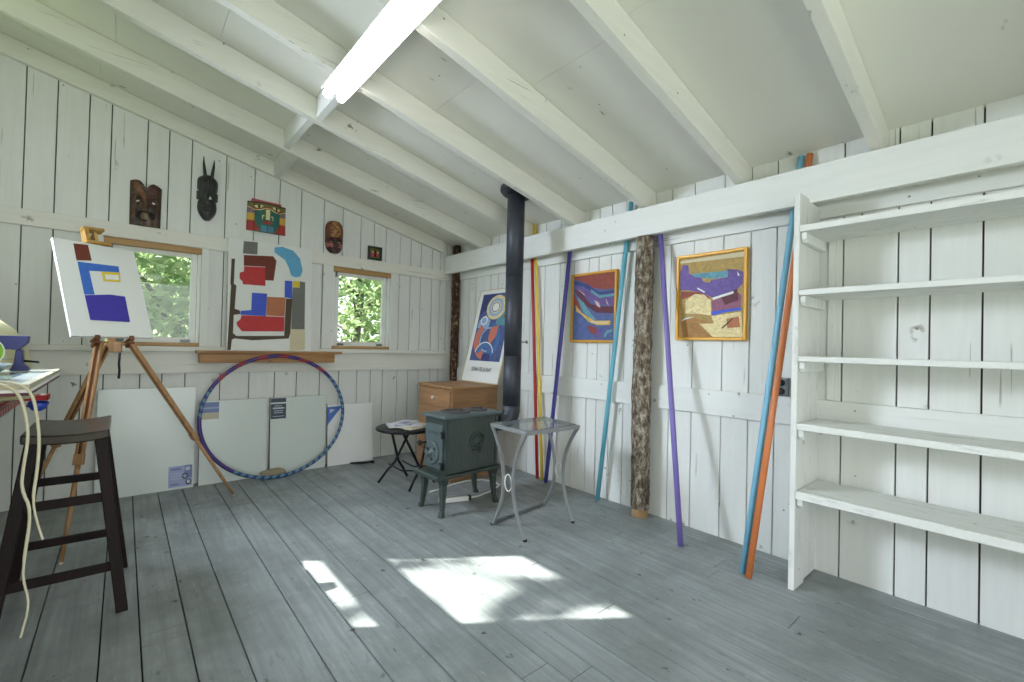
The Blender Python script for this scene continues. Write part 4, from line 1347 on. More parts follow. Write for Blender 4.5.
topv = [seat(i / nu, j / nv, 0) for j in range(nv + 1) for i in range(nu + 1)]
botv = [seat(i / nu, j / nv, -.036) for j in range(nv + 1) for i in range(nu + 1)]
N_ = (nu + 1) * (nv + 1)
fs = []
for j in range(nv):
    for i in range(nu):
        q = j * (nu + 1) + i
        fs.append((q, q + 1, q + nu + 2, q + nu + 1))
        fs.append((N_ + q + nu + 1, N_ + q + nu + 2, N_ + q + 1, N_ + q))
ring_ = [i for i in range(nu + 1)] + [j * (nu + 1) + nu for j in range(1, nv + 1)] + [nv * (nu + 1) + i for i in range(nu - 1, -1, -1)] + [j * (nu + 1) for j in range(nv - 1, 0, -1)]
for a, b in zip(ring_, ring_[1:] + ring_[:1]):
    fs.append((a, N_ + a, N_ + b, b))
mb.add(topv + botv, fs)
mb.build('seat', [M['stool_seat']], parent=so, bevel=.006)
lg_t = [(-2.822, -1.745), (-2.822, -1.385), (-3.018, -1.385), (-3.018, -1.745)]
lg_f = [(-2.737, -1.806), (-2.735, -1.350), (-3.105, -1.340), (-3.105, -1.806)]
zl = SZ - .034
for (a, b), (c_, d_) in zip(lg_t, lg_f):
    mb = MB()
    h = .019
    mb.hexa([(c_ - h, d_ - h, 0), (c_ + h, d_ - h, 0), (c_ + h, d_ + h, 0), (c_ - h, d_ + h, 0)], [(a - h, b - h, zl), (a + h, b - h, zl), (a + h, b + h, zl), (a - h, b + h, zl)])
    mb.build('leg', [M['stool']], parent=so, bevel=.003)


def at_leg(i, z):
    t = z / zl
    return V((lg_f[i][0] + (lg_t[i][0] - lg_f[i][0]) * t, lg_f[i][1] + (lg_t[i][1] - lg_f[i][1]) * t, z))


for i, j, z in ((0, 3, .185), (0, 3, .465), (1, 2, .185), (1, 2, .465)):
    mb = MB()
    p, q = at_leg(i, z), at_leg(j, z)
    d = (q - p).normalized()
    mb.bar(p + d * .012, q - d * .012, .018, .034)
    mb.build('rung', [M['stool']], parent=so, bevel=.002)

# ------------------------------------------------------------------ tripod easel and its canvas
es = thing('tripod_easel', 'wooden tripod field easel standing before the left window', 'easel', (-2.75, -.8, 0))
F = [V((-2.127, -.472, 0)), V((-2.965, -1.14, 0)), V((-3.222, -.10, 0))]
T = [V((-2.735, -.815, 1.093)), V((-2.862, -.865, 1.093)), V((-2.83, -.745, 1.075))]
ecv = V((-2.797, -.85, 1.119))
cf = frame_of(ecv, .45, -.414)
for f_, t_ in zip(F, T):
    d = (t_ - f_).normalized()
    L = (t_ - f_).length
    sd = d.cross(V((f_.x - t_.x, f_.y - t_.y, 0))).normalized()
    mb = MB()
    k = L * .42
    a = f_ + d * k
    for s in (-1, 1):
        mb.bar(a + sd * (.0125 * s), t_ + sd * (.0125 * s), .011, .024, side=sd)
    lg = mb.build('leg', [M['easel']], parent=es, bevel=.002)
    mb = MB()
    mb.bar(a + d * .02, t_ - d * .02, .0125, .014, side=sd)
    mb.build('slot', [M['easel_dark']], parent=lg)
    mb = MB()
    mb.bar(a - d * .005, a + d * .05, .040, .032, side=sd)
    mb.build('collar', [M['easel']], parent=lg, bevel=.003)
    mb = MB()
    mb.tube([f_ + d * .006, f_ + d * .2, a + d * .03], [.0085, .0105, .0115], 10)
    mb.build('lower_leg', [M['easel']], parent=lg)
    mb = MB()
    mb.lathe([(0, 0), (.007, .001), (.009, .008), (.006, .014)], f_, d, 10)
    mb.build('foot_tip', [M['knob_white']], parent=lg)
mb = MB()
mb.box((-2.825, -.885, 1.032), (-2.765, -.80, 1.088))
mb.build('head_block', [M['easel']], parent=es, bevel=.005)
cc_, e_, u_, n_ = cf
for s in (-.085, .075):
    q = cc_ + e_ * s - u_ * .012
    mb = MB()
    mb.bar(q - n_ * .05, q + n_ * .012, .022, .012, side=e_)
    mb.bar(q + n_ * .010 - u_ * .008, q + n_ * .010 + u_ * .016, .022, .006, side=e_)
    mb.bar(q - n_ * .05 - u_ * .026, q + n_ * .002 - u_ * .018, .024, .020, side=e_)
    mb.build('canvas_peg', [M['easel_dark']], parent=es, bevel=.001)
mb = MB()
mb.bar(cc_ - n_ * .040 - u_ * .06, cc_ - n_ * .040 + u_ * .62, .035, .018, side=e_)
mb.build('mast', [M['easel']], parent=es, bevel=.002)
mb = MB()
q = cc_ + u_ * .602
mb.bar(q - e_ * .045 - n_ * .012, q + e_ * .075 - n_ * .012, .045, .016, side=n_)
mb.bar(q - n_ * .012 - e_ * .035 + u_ * .005, q - n_ * .012 - e_ * .035 + u_ * .085, .05, .022, side=n_)
mb.bar(q - n_ * .012 + e_ * .005 + u_ * .005, q - n_ * .012 + e_ * .005 + u_ * .06, .05, .016, side=n_)
mb.bar(q - n_ * .012 - e_ * .05 + u_ * .083, q - n_ * .012 + e_ * .055 + u_ * .092, .05, .016, side=n_)
mb.build('top_clamp', [M['clamp']], parent=es, bevel=.003)
mb = MB()
mb.tube([(-2.775, -.885, 1.03), (-2.777, -.892, .97), (-2.774, -.89, .93), (-2.776, -.89, .885)], .006, 6)
mb.build('strap', [M['strap']], parent=es)

slots = ['canvas_white', 'canvas_side'] + sorted({p[0] for p in ART_EASEL})
mb = MB()
slab(mb, cf, .383, .587, .020)
for i in (0, 1, 3, 4, 5):
    mb.mi[i] = 1
art(mb, cf, .383, .587, ART_EASEL, slots)
tag(mb.build('painted_canvas', [M[q] for q in slots], loc=tuple(ecv)), 'abstract canvas with a violet block and blue bar tilted forward on the tripod easel', 'painting')

# ------------------------------------------------------------------ wooden ledge and the big canvas on it
ld = thing('wall_ledge', 'raw wood ledge fixed to the gable wall between the two windows', 'shelf', (-1.83, -.063, .94))
mb = MB()
mb.box((-2.345, -.158, 1.012), (-1.262, -.0635, 1.031))
mb.build('ledge_board', [M['ledge']], parent=ld, bevel=.003)
mb = MB()
mb.box((-2.325, -.140, .938), (-1.322, -.0635, 1.0115))
mb.build('apron', [M['ledge']], parent=ld, bevel=.003)
bf = frame_of((-1.832, -.110, 1.032), 0, -.075)
slots = ['canvas_white', 'canvas_side'] + sorted({p[0] for p in ART_LEDGE})
mb = MB()
slab(mb, bf, .632, .905, .012)
art(mb, bf, .632, .905, ART_LEDGE, slots)
tag(mb.build('painted_canvas', [M[q] for q in slots], loc=(-1.832, -.110, 1.032)), 'large abstract canvas of red, blue and brown shapes standing on the wall ledge', 'painting')


# ------------------------------------------------------------------ blank canvases on the floor along the gable wall
def blank(label, x0, x1, h, yb, th, lean, decor, m_='wrap'):
    fr = frame_of(((x0 + x1) / 2, yb, 0), 0, -lean)
    root = thing('blank_canvas', label, 'canvas', ((x0 + x1) / 2, yb, 0))
    w = x1 - x0
    mb = MB()
    slab(mb, fr, w, h, th)
    for i in (0, 1, 3, 4, 5):
        mb.mi[i] = 1  # side faces take a darker grey that stands in for their shade
    mb.build('canvas', [M[m_], M['wrap_side_shade']], parent=root)
    for nm, polys in decor:
        sl = sorted({p[0] for p in polys})
        mb = MB()
        art(mb, fr, w, h, polys, sl, lift=.0012)
        mb.build(nm, [M[q] for q in sl], parent=root)
    return root


def rq(x0, y0, x1, y1):
    return [(x0, y0), (x1, y0), (x1, y1), (x0, y1)]


blank('wide plastic-wrapped blank canvas with a lavender label, leftmost on the floor', -2.885, -2.332, .752, -.085, .032, .06, [('label', [
    ('sticker_lav', rq(.725, .02, .985, .225)), ('sticker_blue', rq(.90, .10, .985, .225)), ('sticker_dark', disc(.905, .12, .035, .032, 14)), ('sticker_lav', disc(.905, .12, .02, .018, 14)),
    ('sticker_dark', disc(.945, .06, .035, .03, 14)), ('line', disc(.945, .062, .02, .018, 14)), ('line', disc(.935, .19, .028, .02, 14)), ('sticker_blue', rq(.75, .185, .86, .205)), ('line', rq(.75, .15, .88, .156)), ('line', rq(.75, .125, .88, .131)), ('line', rq(.75, .10, .88, .106)), ('sticker_blue', rq(.75, .04, .84, .055))])])
blank('blank canvas with a blue and beige corner label behind the hoop', -2.300, -1.838, .638, -.085, .038, .07, [('label', [
    ('sticker_blue', rq(.0, .86, .27, .985)), ('sticker_lav', rq(.0, .905, .27, .925)), ('sticker_beige', rq(.0, .78, .27, .86))])])
blank('blank canvas with a black corner label behind the hoop', -1.810, -1.362, .640, -.085, .034, .07, [('label', [
    ('sticker_dark', rq(.005, .935, .27, .99)), ('sticker_dark', rq(.005, .72, .27, .915)), ('line', rq(.04, .85, .24, .868)), ('line', rq(.07, .885, .20, .893)), ('line', rq(.06, .82, .22, .828)), ('line', rq(.06, .795, .22, .803)), ('line', rq(.04, .75, .24, .756))])])
blank('smallest blank canvas with a blue plastic corner, rightmost on the floor', -1.340, -.918, .548, -.085, .020, .085, [('corner_wrap', [
    ('sticker_tri', [(.0, .66), (.03, .70), (.32, .975), (.0, .965)]), ('line', [(.05, .86), (.16, .92), (.05, .93)])])], 'canvas_side')

# hula hoop with its stone
hp = thing('hula_hoop', 'large blue and teal striped hula hoop leaning upright against the ledge', 'hoop', (-1.79, -.20, 0))
HC, RX, RZ = V((-1.786, -.190, .503)), .532, .489
mb = MB()
NH, nr = 288, 8
hc = []
for i in range(NH):
    a = 2 * PI * i / NH
    z = RZ * math.sin(a)
    hc.append(HC + V((RX * math.cos(a), .034 - z * 0 + .028 * (math.sin(a)) - .028, z)))
mb.tube(hc, .0145, nr, closed=True)
for i in range(NH):
    for k in range(nr):
        a = 360 * i / NH
        spiral = (i * 2 + k) % 10 < 5
        if 40 < a < 150:
            c_ = 3 if ((i + k) % 14 < 6) else 2
        elif 150 <= a < 235:
            c_ = 2 if a > 175 else (1 if spiral else 0)
        else:
            c_ = 1 if spiral else 0
        mb.mi[i * nr + k] = c_
mb.build('ring', [M['hoop_blue'], M['hoop_teal'], M['hoop_violet'], M['hoop_red']], parent=hp)


def pebble(name, label, cat, c, r, m_, seed):
    mb = MB()

    def fn(u, v):
        th, ph = 2 * PI * u, PI * (v - .5)
        d = V((math.cos(ph) * math.cos(th), math.cos(ph) * math.sin(th), math.sin(ph)))
        k = 1 + .22 * noise.noise(d * 1.6 + V((seed, 0, 0)))
        return (c[0] + d.x * r[0] * k, c[1] + d.y * r[1] * k, max(0.0, c[2] + d.z * r[2] * k))
    mb.grid(fn, 22, 12)
    return tag(mb.build(name, [M[m_]], loc=(c[0], c[1], 0)), label, cat)


pebble('stone', 'flat tan stone lying on the floor against the foot of the hoop', 'stone', (-1.80, -.145, .030), (.105, .048, .034), 'stone', 3)

# small black tool on the floor
bt = thing('clip_tool', 'small black tool lying on the floor by the rightmost blank canvas', 'tool', (-1.06, -.17, 0))
mb = MB()
mb.tube([(-1.15, -.128, .011), (-1.08, -.165, .012), (-1.0, -.185, .011)], [.007, .011, .008], 8)
mb.tube([(-1.12, -.16, .010), (-1.05, -.18, .010), (-.975, -.195, .013)], [.006, .010, .009], 8)
mb.build('jaws', [M['black']], parent=bt)
mb = MB()
mb.lathe([(.0, 0), (.018, .002), (.018, .018), (0, .02)], (-.965, -.19, 0), (0, 0, 1), 12)
mb.build('grip', [M['black_metal']], parent=bt)


# ------------------------------------------------------------------ masks on the gable wall
def carved_face(mb, xc, z0, z1, wf, hf, nu=36, nv=52, colour=None, y0=-.002):
    """half-relief on the wall: wf(v) half width, hf(u, v) height off the wall, colour(u, v) slot"""
    def fn(u, v):
        s = 2 * u - 1
        edge = max(0.0, 1 - abs(s) ** 6) ** .5
        h = max(.002, hf(s, v) * edge)
        return (xc + wf(v) * s, y0 - h, z0 + (z1 - z0) * v)
    b = len(mb.f)
    mb.grid(fn, nu, nv)
    if colour:
        for j in range(nv):
            for i in range(nu):
                mb.mi[b + j * nu + i] = colour(2 * (i + .5) / nu - 1, (j + .5) / nv)
    rim = [fn(0, j / nv) for j in range(nv + 1)] + [fn(1, j / nv) for j in range(nv, -1, -1)]
    mb.add([(x, y0, z) for x, y, z in rim], [list(range(len(rim)))])
    # close top and bottom edges
    for v in (0, 1):
        e_ = [fn(i / nu, v) for i in range(nu + 1)]
        mb.add(e_ + [(x, y0, z) for x, y, z in e_], [((i, i + 1, nu + 2 + i, nu + 1 + i) if v == 0 else (i + 1, i, nu + 1 + i, nu + 2 + i)) for i in range(nu)])


def bump_(s, v, s0, v0, rs, rv, h):
    d = ((s - s0) / rs) ** 2 + ((v - v0) / rv) ** 2
    return h * math.exp(-d * 1.6)


# mask with a double-humped brow and protruding tongue
tk = thing('carved_mask', 'dark square carved mask with white eyes and protruding tongue, leftmost on the wall', 'mask', (-2.664, -.01, 1.926))
mb = MB()


def tiki_h(s, v):
    h = .020 + .012 * (1 - s * s)
    h += bump_(s, v, -.45, .86, .5, .18, .016) + bump_(s, v, .45, .86, .5, .18, .016)
    for sg in (-1, 1):
        h += bump_(s, v, sg * .5, .56, .30, .07, -.012) + bump_(s, v, sg * .48, .68, .5, .05, .012) + bump_(s, v, sg * .55, .36, .26, .12, .012)
    h += bump_(s, v, 0, .56, .2, .22, .018) + bump_(s, v, 0, .25, .62, .14, -.016) + bump_(s, v, 0, .12, .30, .16, .024)
    h += .003 * math.sin(24 * (s * s + v * 2.2))
    return h


def tiki_w(v):
    return .088 * (1 + .03 * v)


def tiki_col(s, v):
    if .60 < v < .98 and -.80 < s < .02 and abs((v - .80) + s * .30 + .12) < .10:
        return 1
    if v > .66 and .05 < s < .9 and abs((v - .80) - s * .16 + .06) < .12:
        return 2
    if (s / .66) ** 2 + ((v - .25) / .15) ** 2 < 1 and not (abs(s) < .5 and v > .36 - .1 * abs(s)):
        return 3
    return 0


def tiki_fn():
    nu, nv = 40, 52

    def fn(u, v):
        s = 2 * u - 1
        top = .308 - .030 * math.exp(-(s / .22) ** 2) - .012 * s + .012 * (math.sin(PI * abs(s)) - .5)
        return (-2.664 + tiki_w(v) * s, -.002 - max(.004, tiki_h(s, v) * max(.15, 1 - abs(s) ** 8)), 1.926 + top * v)
    b = len(mb.f)
    mb.grid(fn, nu, nv)
    for j in range(nv):
        for i in range(nu):
            mb.mi[b + j * nu + i] = tiki_col(2 * (i + .5) / nu - 1, (j + .5) / nv)
    rim = [fn(0, j / nv) for j in range(nv + 1)] + [fn(i / nu, 1) for i in range(1, nu)] + [fn(1, j / nv) for j in range(nv, -1, -1)] + [fn(i / nu, 0) for i in range(nu - 1, 0, -1)]
    n_ = len(rim)
    mb.add(rim + [(x, -.002, z) for x, y, z in rim], [(i, (i + 1) % n_, n_ + (i + 1) % n_, n_ + i) for i in range(n_)] + [list(range(n_, 2 * n_))])


tiki_fn()
mb.build('face', [M['tiki'], M['tiki_brown'], M['tiki_red'], M['mouth']], parent=tk)
mb = MB()
mb.grid(lambda u, v: (-2.664 + (2 * u - 1) * (.034 - .012 * abs(v - .4)) * (1 - .25 * v) + .006 * math.sin(v * 5), -.030 - .022 * (1 - (2 * u - 1) ** 2) * (.55 + .45 * v), 1.930 + .088 * v - .010 * (1 - (2 * u - 1) ** 2) * (1 - v)), 10, 10)
mb.build('tongue', [M['tongue']], parent=tk, solid=.008)
for sg in (-1, 1):
    mb = MB()
    mb.lathe([(.0115, 0), (.010, .004), (.005, .006), (0, .007)], (-2.664 + sg * .044, -.021, 2.098), (0, -1, 0), 14)
    mb.v = [V((p.x, p.y, 2.098 + (p.z - 2.098) * .6 - sg * (p.x + 2.664 - sg * .044) * .2)) for p in mb.v]
    mb.build('eye', [M['shell']], parent=tk)

# long black horned mask
bk = thing('carved_mask', 'tall black horned mask with a narrow face on the gable wall', 'mask', (-2.293, -.01, 2.04))
mb = MB()


def ebony_w(v):
    if v < .44:
        return .012 + .052 * math.sin(PI / 2 * min(1, v / .30)) ** .7 if v < .30 else .064 - .004 * (v - .30) / .14
    if v < .46:
        return .052
    if v < .64:
        return .070
    if v < .66:
        return .056
    return .068 * max(.12, 1 - ((v - .80) / .215) ** 4) ** .5


def ebony_h(s, v):
    h = .020 + .028 * (1 - s * s)
    h += bump_(s, v, 0, .52, .16, .14, .016) + bump_(s, v, 0, .30, .5, .02, .010) + bump_(s, v, 0, .245, .42, .025, -.012) + bump_(s, v, 0, .19, .4, .025, .008)
    for sg in (-1, 1):
        h += bump_(s, v, sg * .45, .42, .3, .03, -.010)
    h += bump_(s, v, 0, .85, .10, .12, .010)
    return h


carved_face(mb, -2.293, 2.040, 2.385, ebony_w, ebony_h)
mb.build('face', [M['ebony']], parent=bk)
for sg, zt, xo in ((-1, 2.528, -.010), (1, 2.516, .012)):
    mb = MB()
    mb.tube([(-2.293 + sg * .020, -.045, 2.33), (-2.293 + sg * .024, -.044, 2.40), (-2.293 + sg * .026 + xo * .5, -.040, 2.46), (-2.293 + sg * .024 + xo, -.034, zt)], [.013, .012, .009, .002], 10)
    mb.build('horn', [M['ebony']], parent=bk)
mb = MB()
mb.prism([(-2.291, -.069, 2.198), (-2.272, -.069, 2.198), (-2.281, -.066, 2.224)], (0, .012, 0))
mb.build('brow_inlay', [M['shell']], parent=bk)

# colourful painted square mask
cm_ = thing('painted_mask', 'colourful painted square mask with a green face and red lips', 'mask', (-1.872, -.01, 2.022))
mx0, mx1, mz0, mz1 = -2.022, -1.726, 2.022, 2.262


def cface(s, v):
    h = .016 + .030 * math.sqrt(max(0, 1 - (s / .68) ** 2)) * (1 if abs(s) < .68 else 0)
    h += bump_(s, v, 0, .55, .12, .2, .014) + bump_(s, v, 0, .30, .3, .06, .008) + bump_(s, v, 0, .8, .8, .06, .006)
    return h


def ccol(s, v):
    a = abs(s)
    wave = .73 + .045 * math.cos(2 * PI * s * .95)
    if v > .965:
        return 8
    if v > wave + .075:
        ev = (v - (wave + .145)) / .055
        if ((a - .46) / .21) ** 2 + ev * ev < 1:
            return 8 if abs(a - .46) < .055 else 4
        return 6 if v < .93 or a > .55 else 2 if (a < .3 and v < .945) else 6
    if v > wave + .045:
        return 1
    if v > wave + .020:
        return 4
    if v > wave:
        return 8
    face_edge = .66 * max(0.0, min(1, (v + .14) / .5)) ** .5
    if a < face_edge:
        if a < .115 and .42 < v < wave:
            return 8 if a < .012 else 4
        if .17 < a < .28 and .42 < v < .56 and not (.19 < a < .25 and v < .52):
            return 4
        if a < .30 * (1 - abs(v - .32) / .07) and .25 < v < .39:
            return 1
        if v < .20 and .05 < a < .32:
            return 7
        return 0
    if v > .60:
        return 3
    if v > .36:
        return 2
    return 1


mb = MB()
carved_face(mb, (mx0 + mx1) / 2, mz0, mz1, lambda v: (mx1 - mx0) / 2 * (1 - .02 * v), cface, 56, 48, ccol)
mb.build('face', [M[q] for q in ('mask_green', 'mask_red', 'mask_yellow', 'mask_mauve', 'mask_cream', 'mask_pink', 'mask_olive', 'mask_blue', 'black')], parent=cm_)
mb = MB()
mb.prism([(mx0 + .028, -.003, mz1 + .0005), (mx1 - .040, -.003, mz1 + .0005), (mx1 - .042, -.003, mz1 + .018), (mx0 + .032, -.003, mz1 + .024)], (0, -.022, 0))
mb.build('top_band', [M['mask_pink']], parent=cm_, bevel=.003)

# oval red-brown mask
rm = thing('carved_mask', 'oval red-brown carved mask with ochre scrollwork on its forehead, above the right window', 'mask', (-1.312, -.01, 1.935))


def red_w(v):
    return .080 * max(.05, 1 - abs((v - .52) / .535) ** 4.2) ** .5 * (1 + .05 * v)


def red_h(s, v):
    h = .018 + .034 * (1 - s * s)
    for sg in (-1, 1):
        h += bump_(s, v, sg * .45, .36, .24, .05, -.014) + bump_(s, v, sg * .45, .43, .34, .03, .010) + bump_(s, v, sg * .5, .24, .25, .08, .008)
    h += bump_(s, v, 0, .32, .17, .12, .016) + bump_(s, v, 0, .14, .34, .03, .012) + bump_(s, v, 0, .17, .4, .015, -.008)
    if v > .5:
        h += .004 * math.sin(s * 14 + 6 * math.cos(v * 16)) * math.sin(v * 26)
    return h


def red_col(s, v):
    if .50 < v < .97 and abs(s) < .62 * (1 - .5 * (v - .5)):
        return 1 if math.sin(s * 9 + 5 * math.cos(v * 13)) * math.sin(v * 30 + s * 2) > -.1 else 0
    if .30 < v < .47:
        return 2
    if .16 < v < .30 and abs(s) > .3:
        return 3
    return 0 if v > .3 else 2


mb = MB()
carved_face(mb, -1.312, 1.935, 2.222, red_w, red_h, 44, 60, red_col)
mb.build('face', [M['mahogany'], M['ochre'], M['mahogany_dark'], M['mask_rose']], parent=rm)
for sg in (-1, 1):
    mb = MB()
    mb.lathe([(.010, 0), (.008, .004), (0, .006)], (-1.312 + sg * .036, -.040, 2.034), (0, -1, 0), 12)
    mb.v = [V((p.x, p.y, 2.034 + (p.z - 2.034) * .55)) for p in mb.v]
    mb.build('eye', [M['cream']], parent=rm)

# little framed red face
lf = thing('framed_relief', 'tiny dark square frame holding a red face, rightmost on the gable wall', 'wall ornament', (-.92, -.01, 1.928))
a, b, z0, z1 = -.991, -.849, 1.928, 2.060
mb = MB()
f_ = .020
mb.box((a, -.024, z0), (a + f_, -.002, z1)).box((b - f_, -.024, z0), (b, -.002, z1)).box((a + f_, -.024, z0), (b - f_, -.002, z0 + f_)).box((a + f_, -.024, z1 - f_), (b - f_, -.002, z1))
mb.build('frame', [M['frame_green']], parent=lf, bevel=.003)
mb = MB()
mb.box((a + f_, -.008, z0 + f_), (b - f_, -.003, z1 - f_))
mb.build('backing', [M['mask_olive']], parent=lf)
for sg in (-1, 1):
    mb = MB()
    mb.lathe([(.024, 0), (.022, .006), (.012, .011), (0, .012)], ((a + b) / 2 + sg * .022, -.0085, (z0 + z1) / 2 - .012), (0, -1, 0), 18)
    mb.v = [V((p.x, p.y, (z0 + z1) / 2 - .012 + (p.z - (z0 + z1) / 2 + .012) * 1.2)) for p in mb.v]
    ck = mb.build('cheek', [M['mask_pink']], parent=lf)
    mb = MB()
    mb.lathe([(.010, 0), (.008, .004), (0, .005)], ((a + b) / 2 + sg * .026, -.0195, (z0 + z1) / 2 + .010), (0, -1, 0), 12)
    mb.build('eye', [M['mask_cream']], parent=ck)
mb = MB()
mb.tube([((a + b) / 2, -.016, z0 + .035), ((a + b) / 2, -.026, z0 + .06), ((a + b) / 2, -.016, z1 - .03)], [.008, .007, .004], 8)
mb.build('nose', [M['black']], parent=lf)

# ------------------------------------------------------------------ workbench at the left edge and what lies on it
BX, BYF, BYN, BZ = -3.130, -.86, -2.95, .812
wb = thing('workbench', 'pale grey-painted workbench along the left wall at the edge of the photo', 'workbench', (-3.6, -2.0, 0))
mb = MB()
mb.box((XL + .02, BYN, BZ - .026), (BX - .006, BYF - .006, BZ - .003)).box((BX - .006, BYF - .09, BZ - .026), (-3.052, BYF - .006, BZ - .003))
mb.build('top', [M['bench']], parent=wb, bevel=.003)
mb = MB()
mb.box((XL + .05, BYN + .03, BZ - .078), (BX - .05, BYN + .05, BZ - .027)).box((XL + .05, BYF - .05, BZ - .078), (BX - .05, BYF - .03, BZ - .027)).box((BX - .07, BYN + .051, BZ - .078), (BX - .05, BYF - .051, BZ - .027))
mb.build('apron', [M['bench']], parent=wb, bevel=.002)
for x, y in ((XL + .12, BYN + .1), (XL + .12, BYF - .12), (-3.42, BYN + .1), (-3.42, BYF - .12)):
    mb = MB()
    mb.box((x - .03, y - .03, 0), (x + .03, y + .03, BZ - .027))
    mb.build('leg', [M['bench']], parent=wb, bevel=.003)

# checked cloth over the bench edge
mb = MB()
mb.box((-3.7, BYN + .1, BZ - .0025), (BX, BYF, BZ + .0005)).box((BX - .0005, BYN + .1, BZ - .024), (BX + .002, BYF - .095, BZ + .0005)).box((-3.7, BYF - .0005, BZ - .024), (-3.046, BYF + .002, BZ + .0005)).box((BX, BYF - .095, BZ - .0025), (-3.048, BYF, BZ + .0005)).box((-3.0485, BYF - .097, BZ - .024), (-3.046, BYF, BZ + .0005)).box((BX, BYF - .097, BZ - .024), (-3.046, BYF - .0945, BZ + .0005))
tag(mb.build('checked_cloth', [M['cloth']], loc=(-3.4, -2.0, BZ)), 'red and white checked cloth spread over the workbench at the left edge', 'tablecloth')

bxo = thing('cardboard_box', 'low cardboard box on the workbench under the glazed picture', 'box', (-3.35, -1.75, BZ + .001))
mb = MB()
mb.box((-3.62, -2.12, BZ + .001), (-3.16, -1.34, BZ + .10))
mb.build('body', [M['cardboard']], parent=bxo, bevel=.003)
mb = MB()
mb.box((-3.625, -2.125, BZ + .1005), (-3.155, -1.335, BZ + .112))
mb.build('lid', [M['sticker_beige']], parent=bxo, bevel=.002)

# glazed picture and boards lying flat on the box
zt = BZ + .1135
for lab, m_, th, dx, dy in (('dark red board lying flat on the cardboard box under the glazed picture', 'maroon', .010, .0, .0), ('white board lying between the dark red board and the glazed picture', 'white', .010, .004, -.006)):
    mb = MB()
    mb.box((-3.60 + dx, -2.165 + dy, zt), (-2.984 + dx * .5, -1.26 + dy, zt + th))
    tag(mb.build('flat_board', [M[m_]], loc=(-3.3, -1.8, zt), bevel=.001), lab, 'board')
    zt += th + .0005
gp = thing('glazed_picture', 'glazed picture in a pale frame lying flat on top of the pile on the workbench', 'picture', (-3.3, -1.8, zt))
mb = MB()
a, b, c_, d_ = -3.60, -2.984, -2.16, -1.262
w_ = .024
mb.box((a, c_, zt), (a + w_, d_, zt + .016)).box((b - w_, c_, zt), (b, d_, zt + .016)).box((a + w_, c_, zt), (b - w_, c_ + w_, zt + .016)).box((a + w_, d_ - w_, zt), (b - w_, d_, zt + .016))
mb.build('frame', [M['sticker_beige']], parent=gp, bevel=.002)
mb = MB()
mb.box((a + w_, c_ + w_, zt + .004), (b - w_, d_ - w_, zt + .013))
mb.slot = 1
mb.box((a + .08, c_ + .10, zt + .0131), (b - .08, d_ - .08, zt + .0134))
mb.build('glazing', [M['wrap'], M['portfolio']], parent=gp)
ztop = zt + .0165
mb = MB()
R_ = Matrix.Rotation(.35, 3, 'Z')
mb.box((-3.36, -2.04, ztop), (-3.16, -1.91, ztop + .004), R_)
tag(mb.build('paper_sheaf', [M['paper']], loc=(-3.19, -1.88, ztop)), 'loose pale papers lying on the glazed picture', 'papers')

# clear tray
ty_ = thing('plastic_tray', 'clear oval plastic tray on the glazed picture at the left edge', 'tray', (-3.22, -1.62, ztop))
mb = MB()
mb.lathe([(.0, 0), (.12, 0), (.15, .030), (.158, .034), (.155, .038), (.145, .033), (.118, .006), (.0, .006)], (-3.255, -1.56, ztop), (0, 0, 1), 32)
mb.build('bowl', [M['clear_tray']], parent=ty_)

# tape roll with lime face
lr = thing('tape_roll', 'white roll with a lime green face standing on the pile at the left edge', 'roll', (-3.13, -1.85, ztop))
mb = MB()
ax_ = V((.45, -.89, 0)).normalized()
mb.lathe([(.030, 0), (.052, 0), (.052, .05), (.030, .05)], V((-3.150, -1.825, ztop + .0935)), ax_, 28)
mb.build('roll', [M['white']], parent=lr)
mb = MB()
mb.lathe([(.0, 0), (.047, 0), (.047, .002), (.0, .002)], V((-3.150, -1.825, ztop + .0935)) + ax_ * .0502, ax_, 28)
mb.build('face', [M['lime']], parent=lr)
mb = MB()
mb.box((-3.20, -1.87, ztop), (-3.10, -1.83, ztop + .041))
mb.build('stand', [M['sticker_blue']], parent=lr, bevel=.004)

# vise
vs = thing('bench_vise', 'dark blue metal vise standing on the glazed picture on the workbench', 'vise', (-3.06, -1.38, ztop))
z0 = ztop + .0003
yv = -1.41
mb = MB()
mb.prism([(-3.127, yv, z0), (-3.067, yv, z0), (-3.072, yv, z0 + .014), (-3.087, yv, z0 + .03), (-3.090, yv, z0 + .09), (-3.110, yv, z0 + .09), (-3.114, yv, z0 + .03), (-3.122, yv, z0 + .014)], (0, .06, 0))
mb.build('base', [M['vise']], parent=vs, bevel=.004)
mb = MB()
mb.prism([(-3.192, yv - .005, z0 + .150), (-3.072, yv - .005, z0 + .150), (-3.075, yv - .005, z0 + .122), (-3.094, yv - .005, z0 + .098), (-3.098, yv - .005, z0 + .0905), (-3.116, yv - .005, z0 + .0905), (-3.124, yv - .005, z0 + .092), (-3.174, yv - .005, z0 + .092)], (0, .065, 0))
mb.build('jaw', [M['vise']], parent=vs, bevel=.004)
mb = MB()
mb.tube([(-3.087, yv + .03, z0 + .042), (-3.042, yv + .03, z0 + .036)], .0045, 8).tube([(-3.043, yv + .008, z0 + .040), (-3.043, yv + .052, z0 + .032)], .0028, 8)
mb.build('screw_handle', [M['black_metal']], parent=vs)
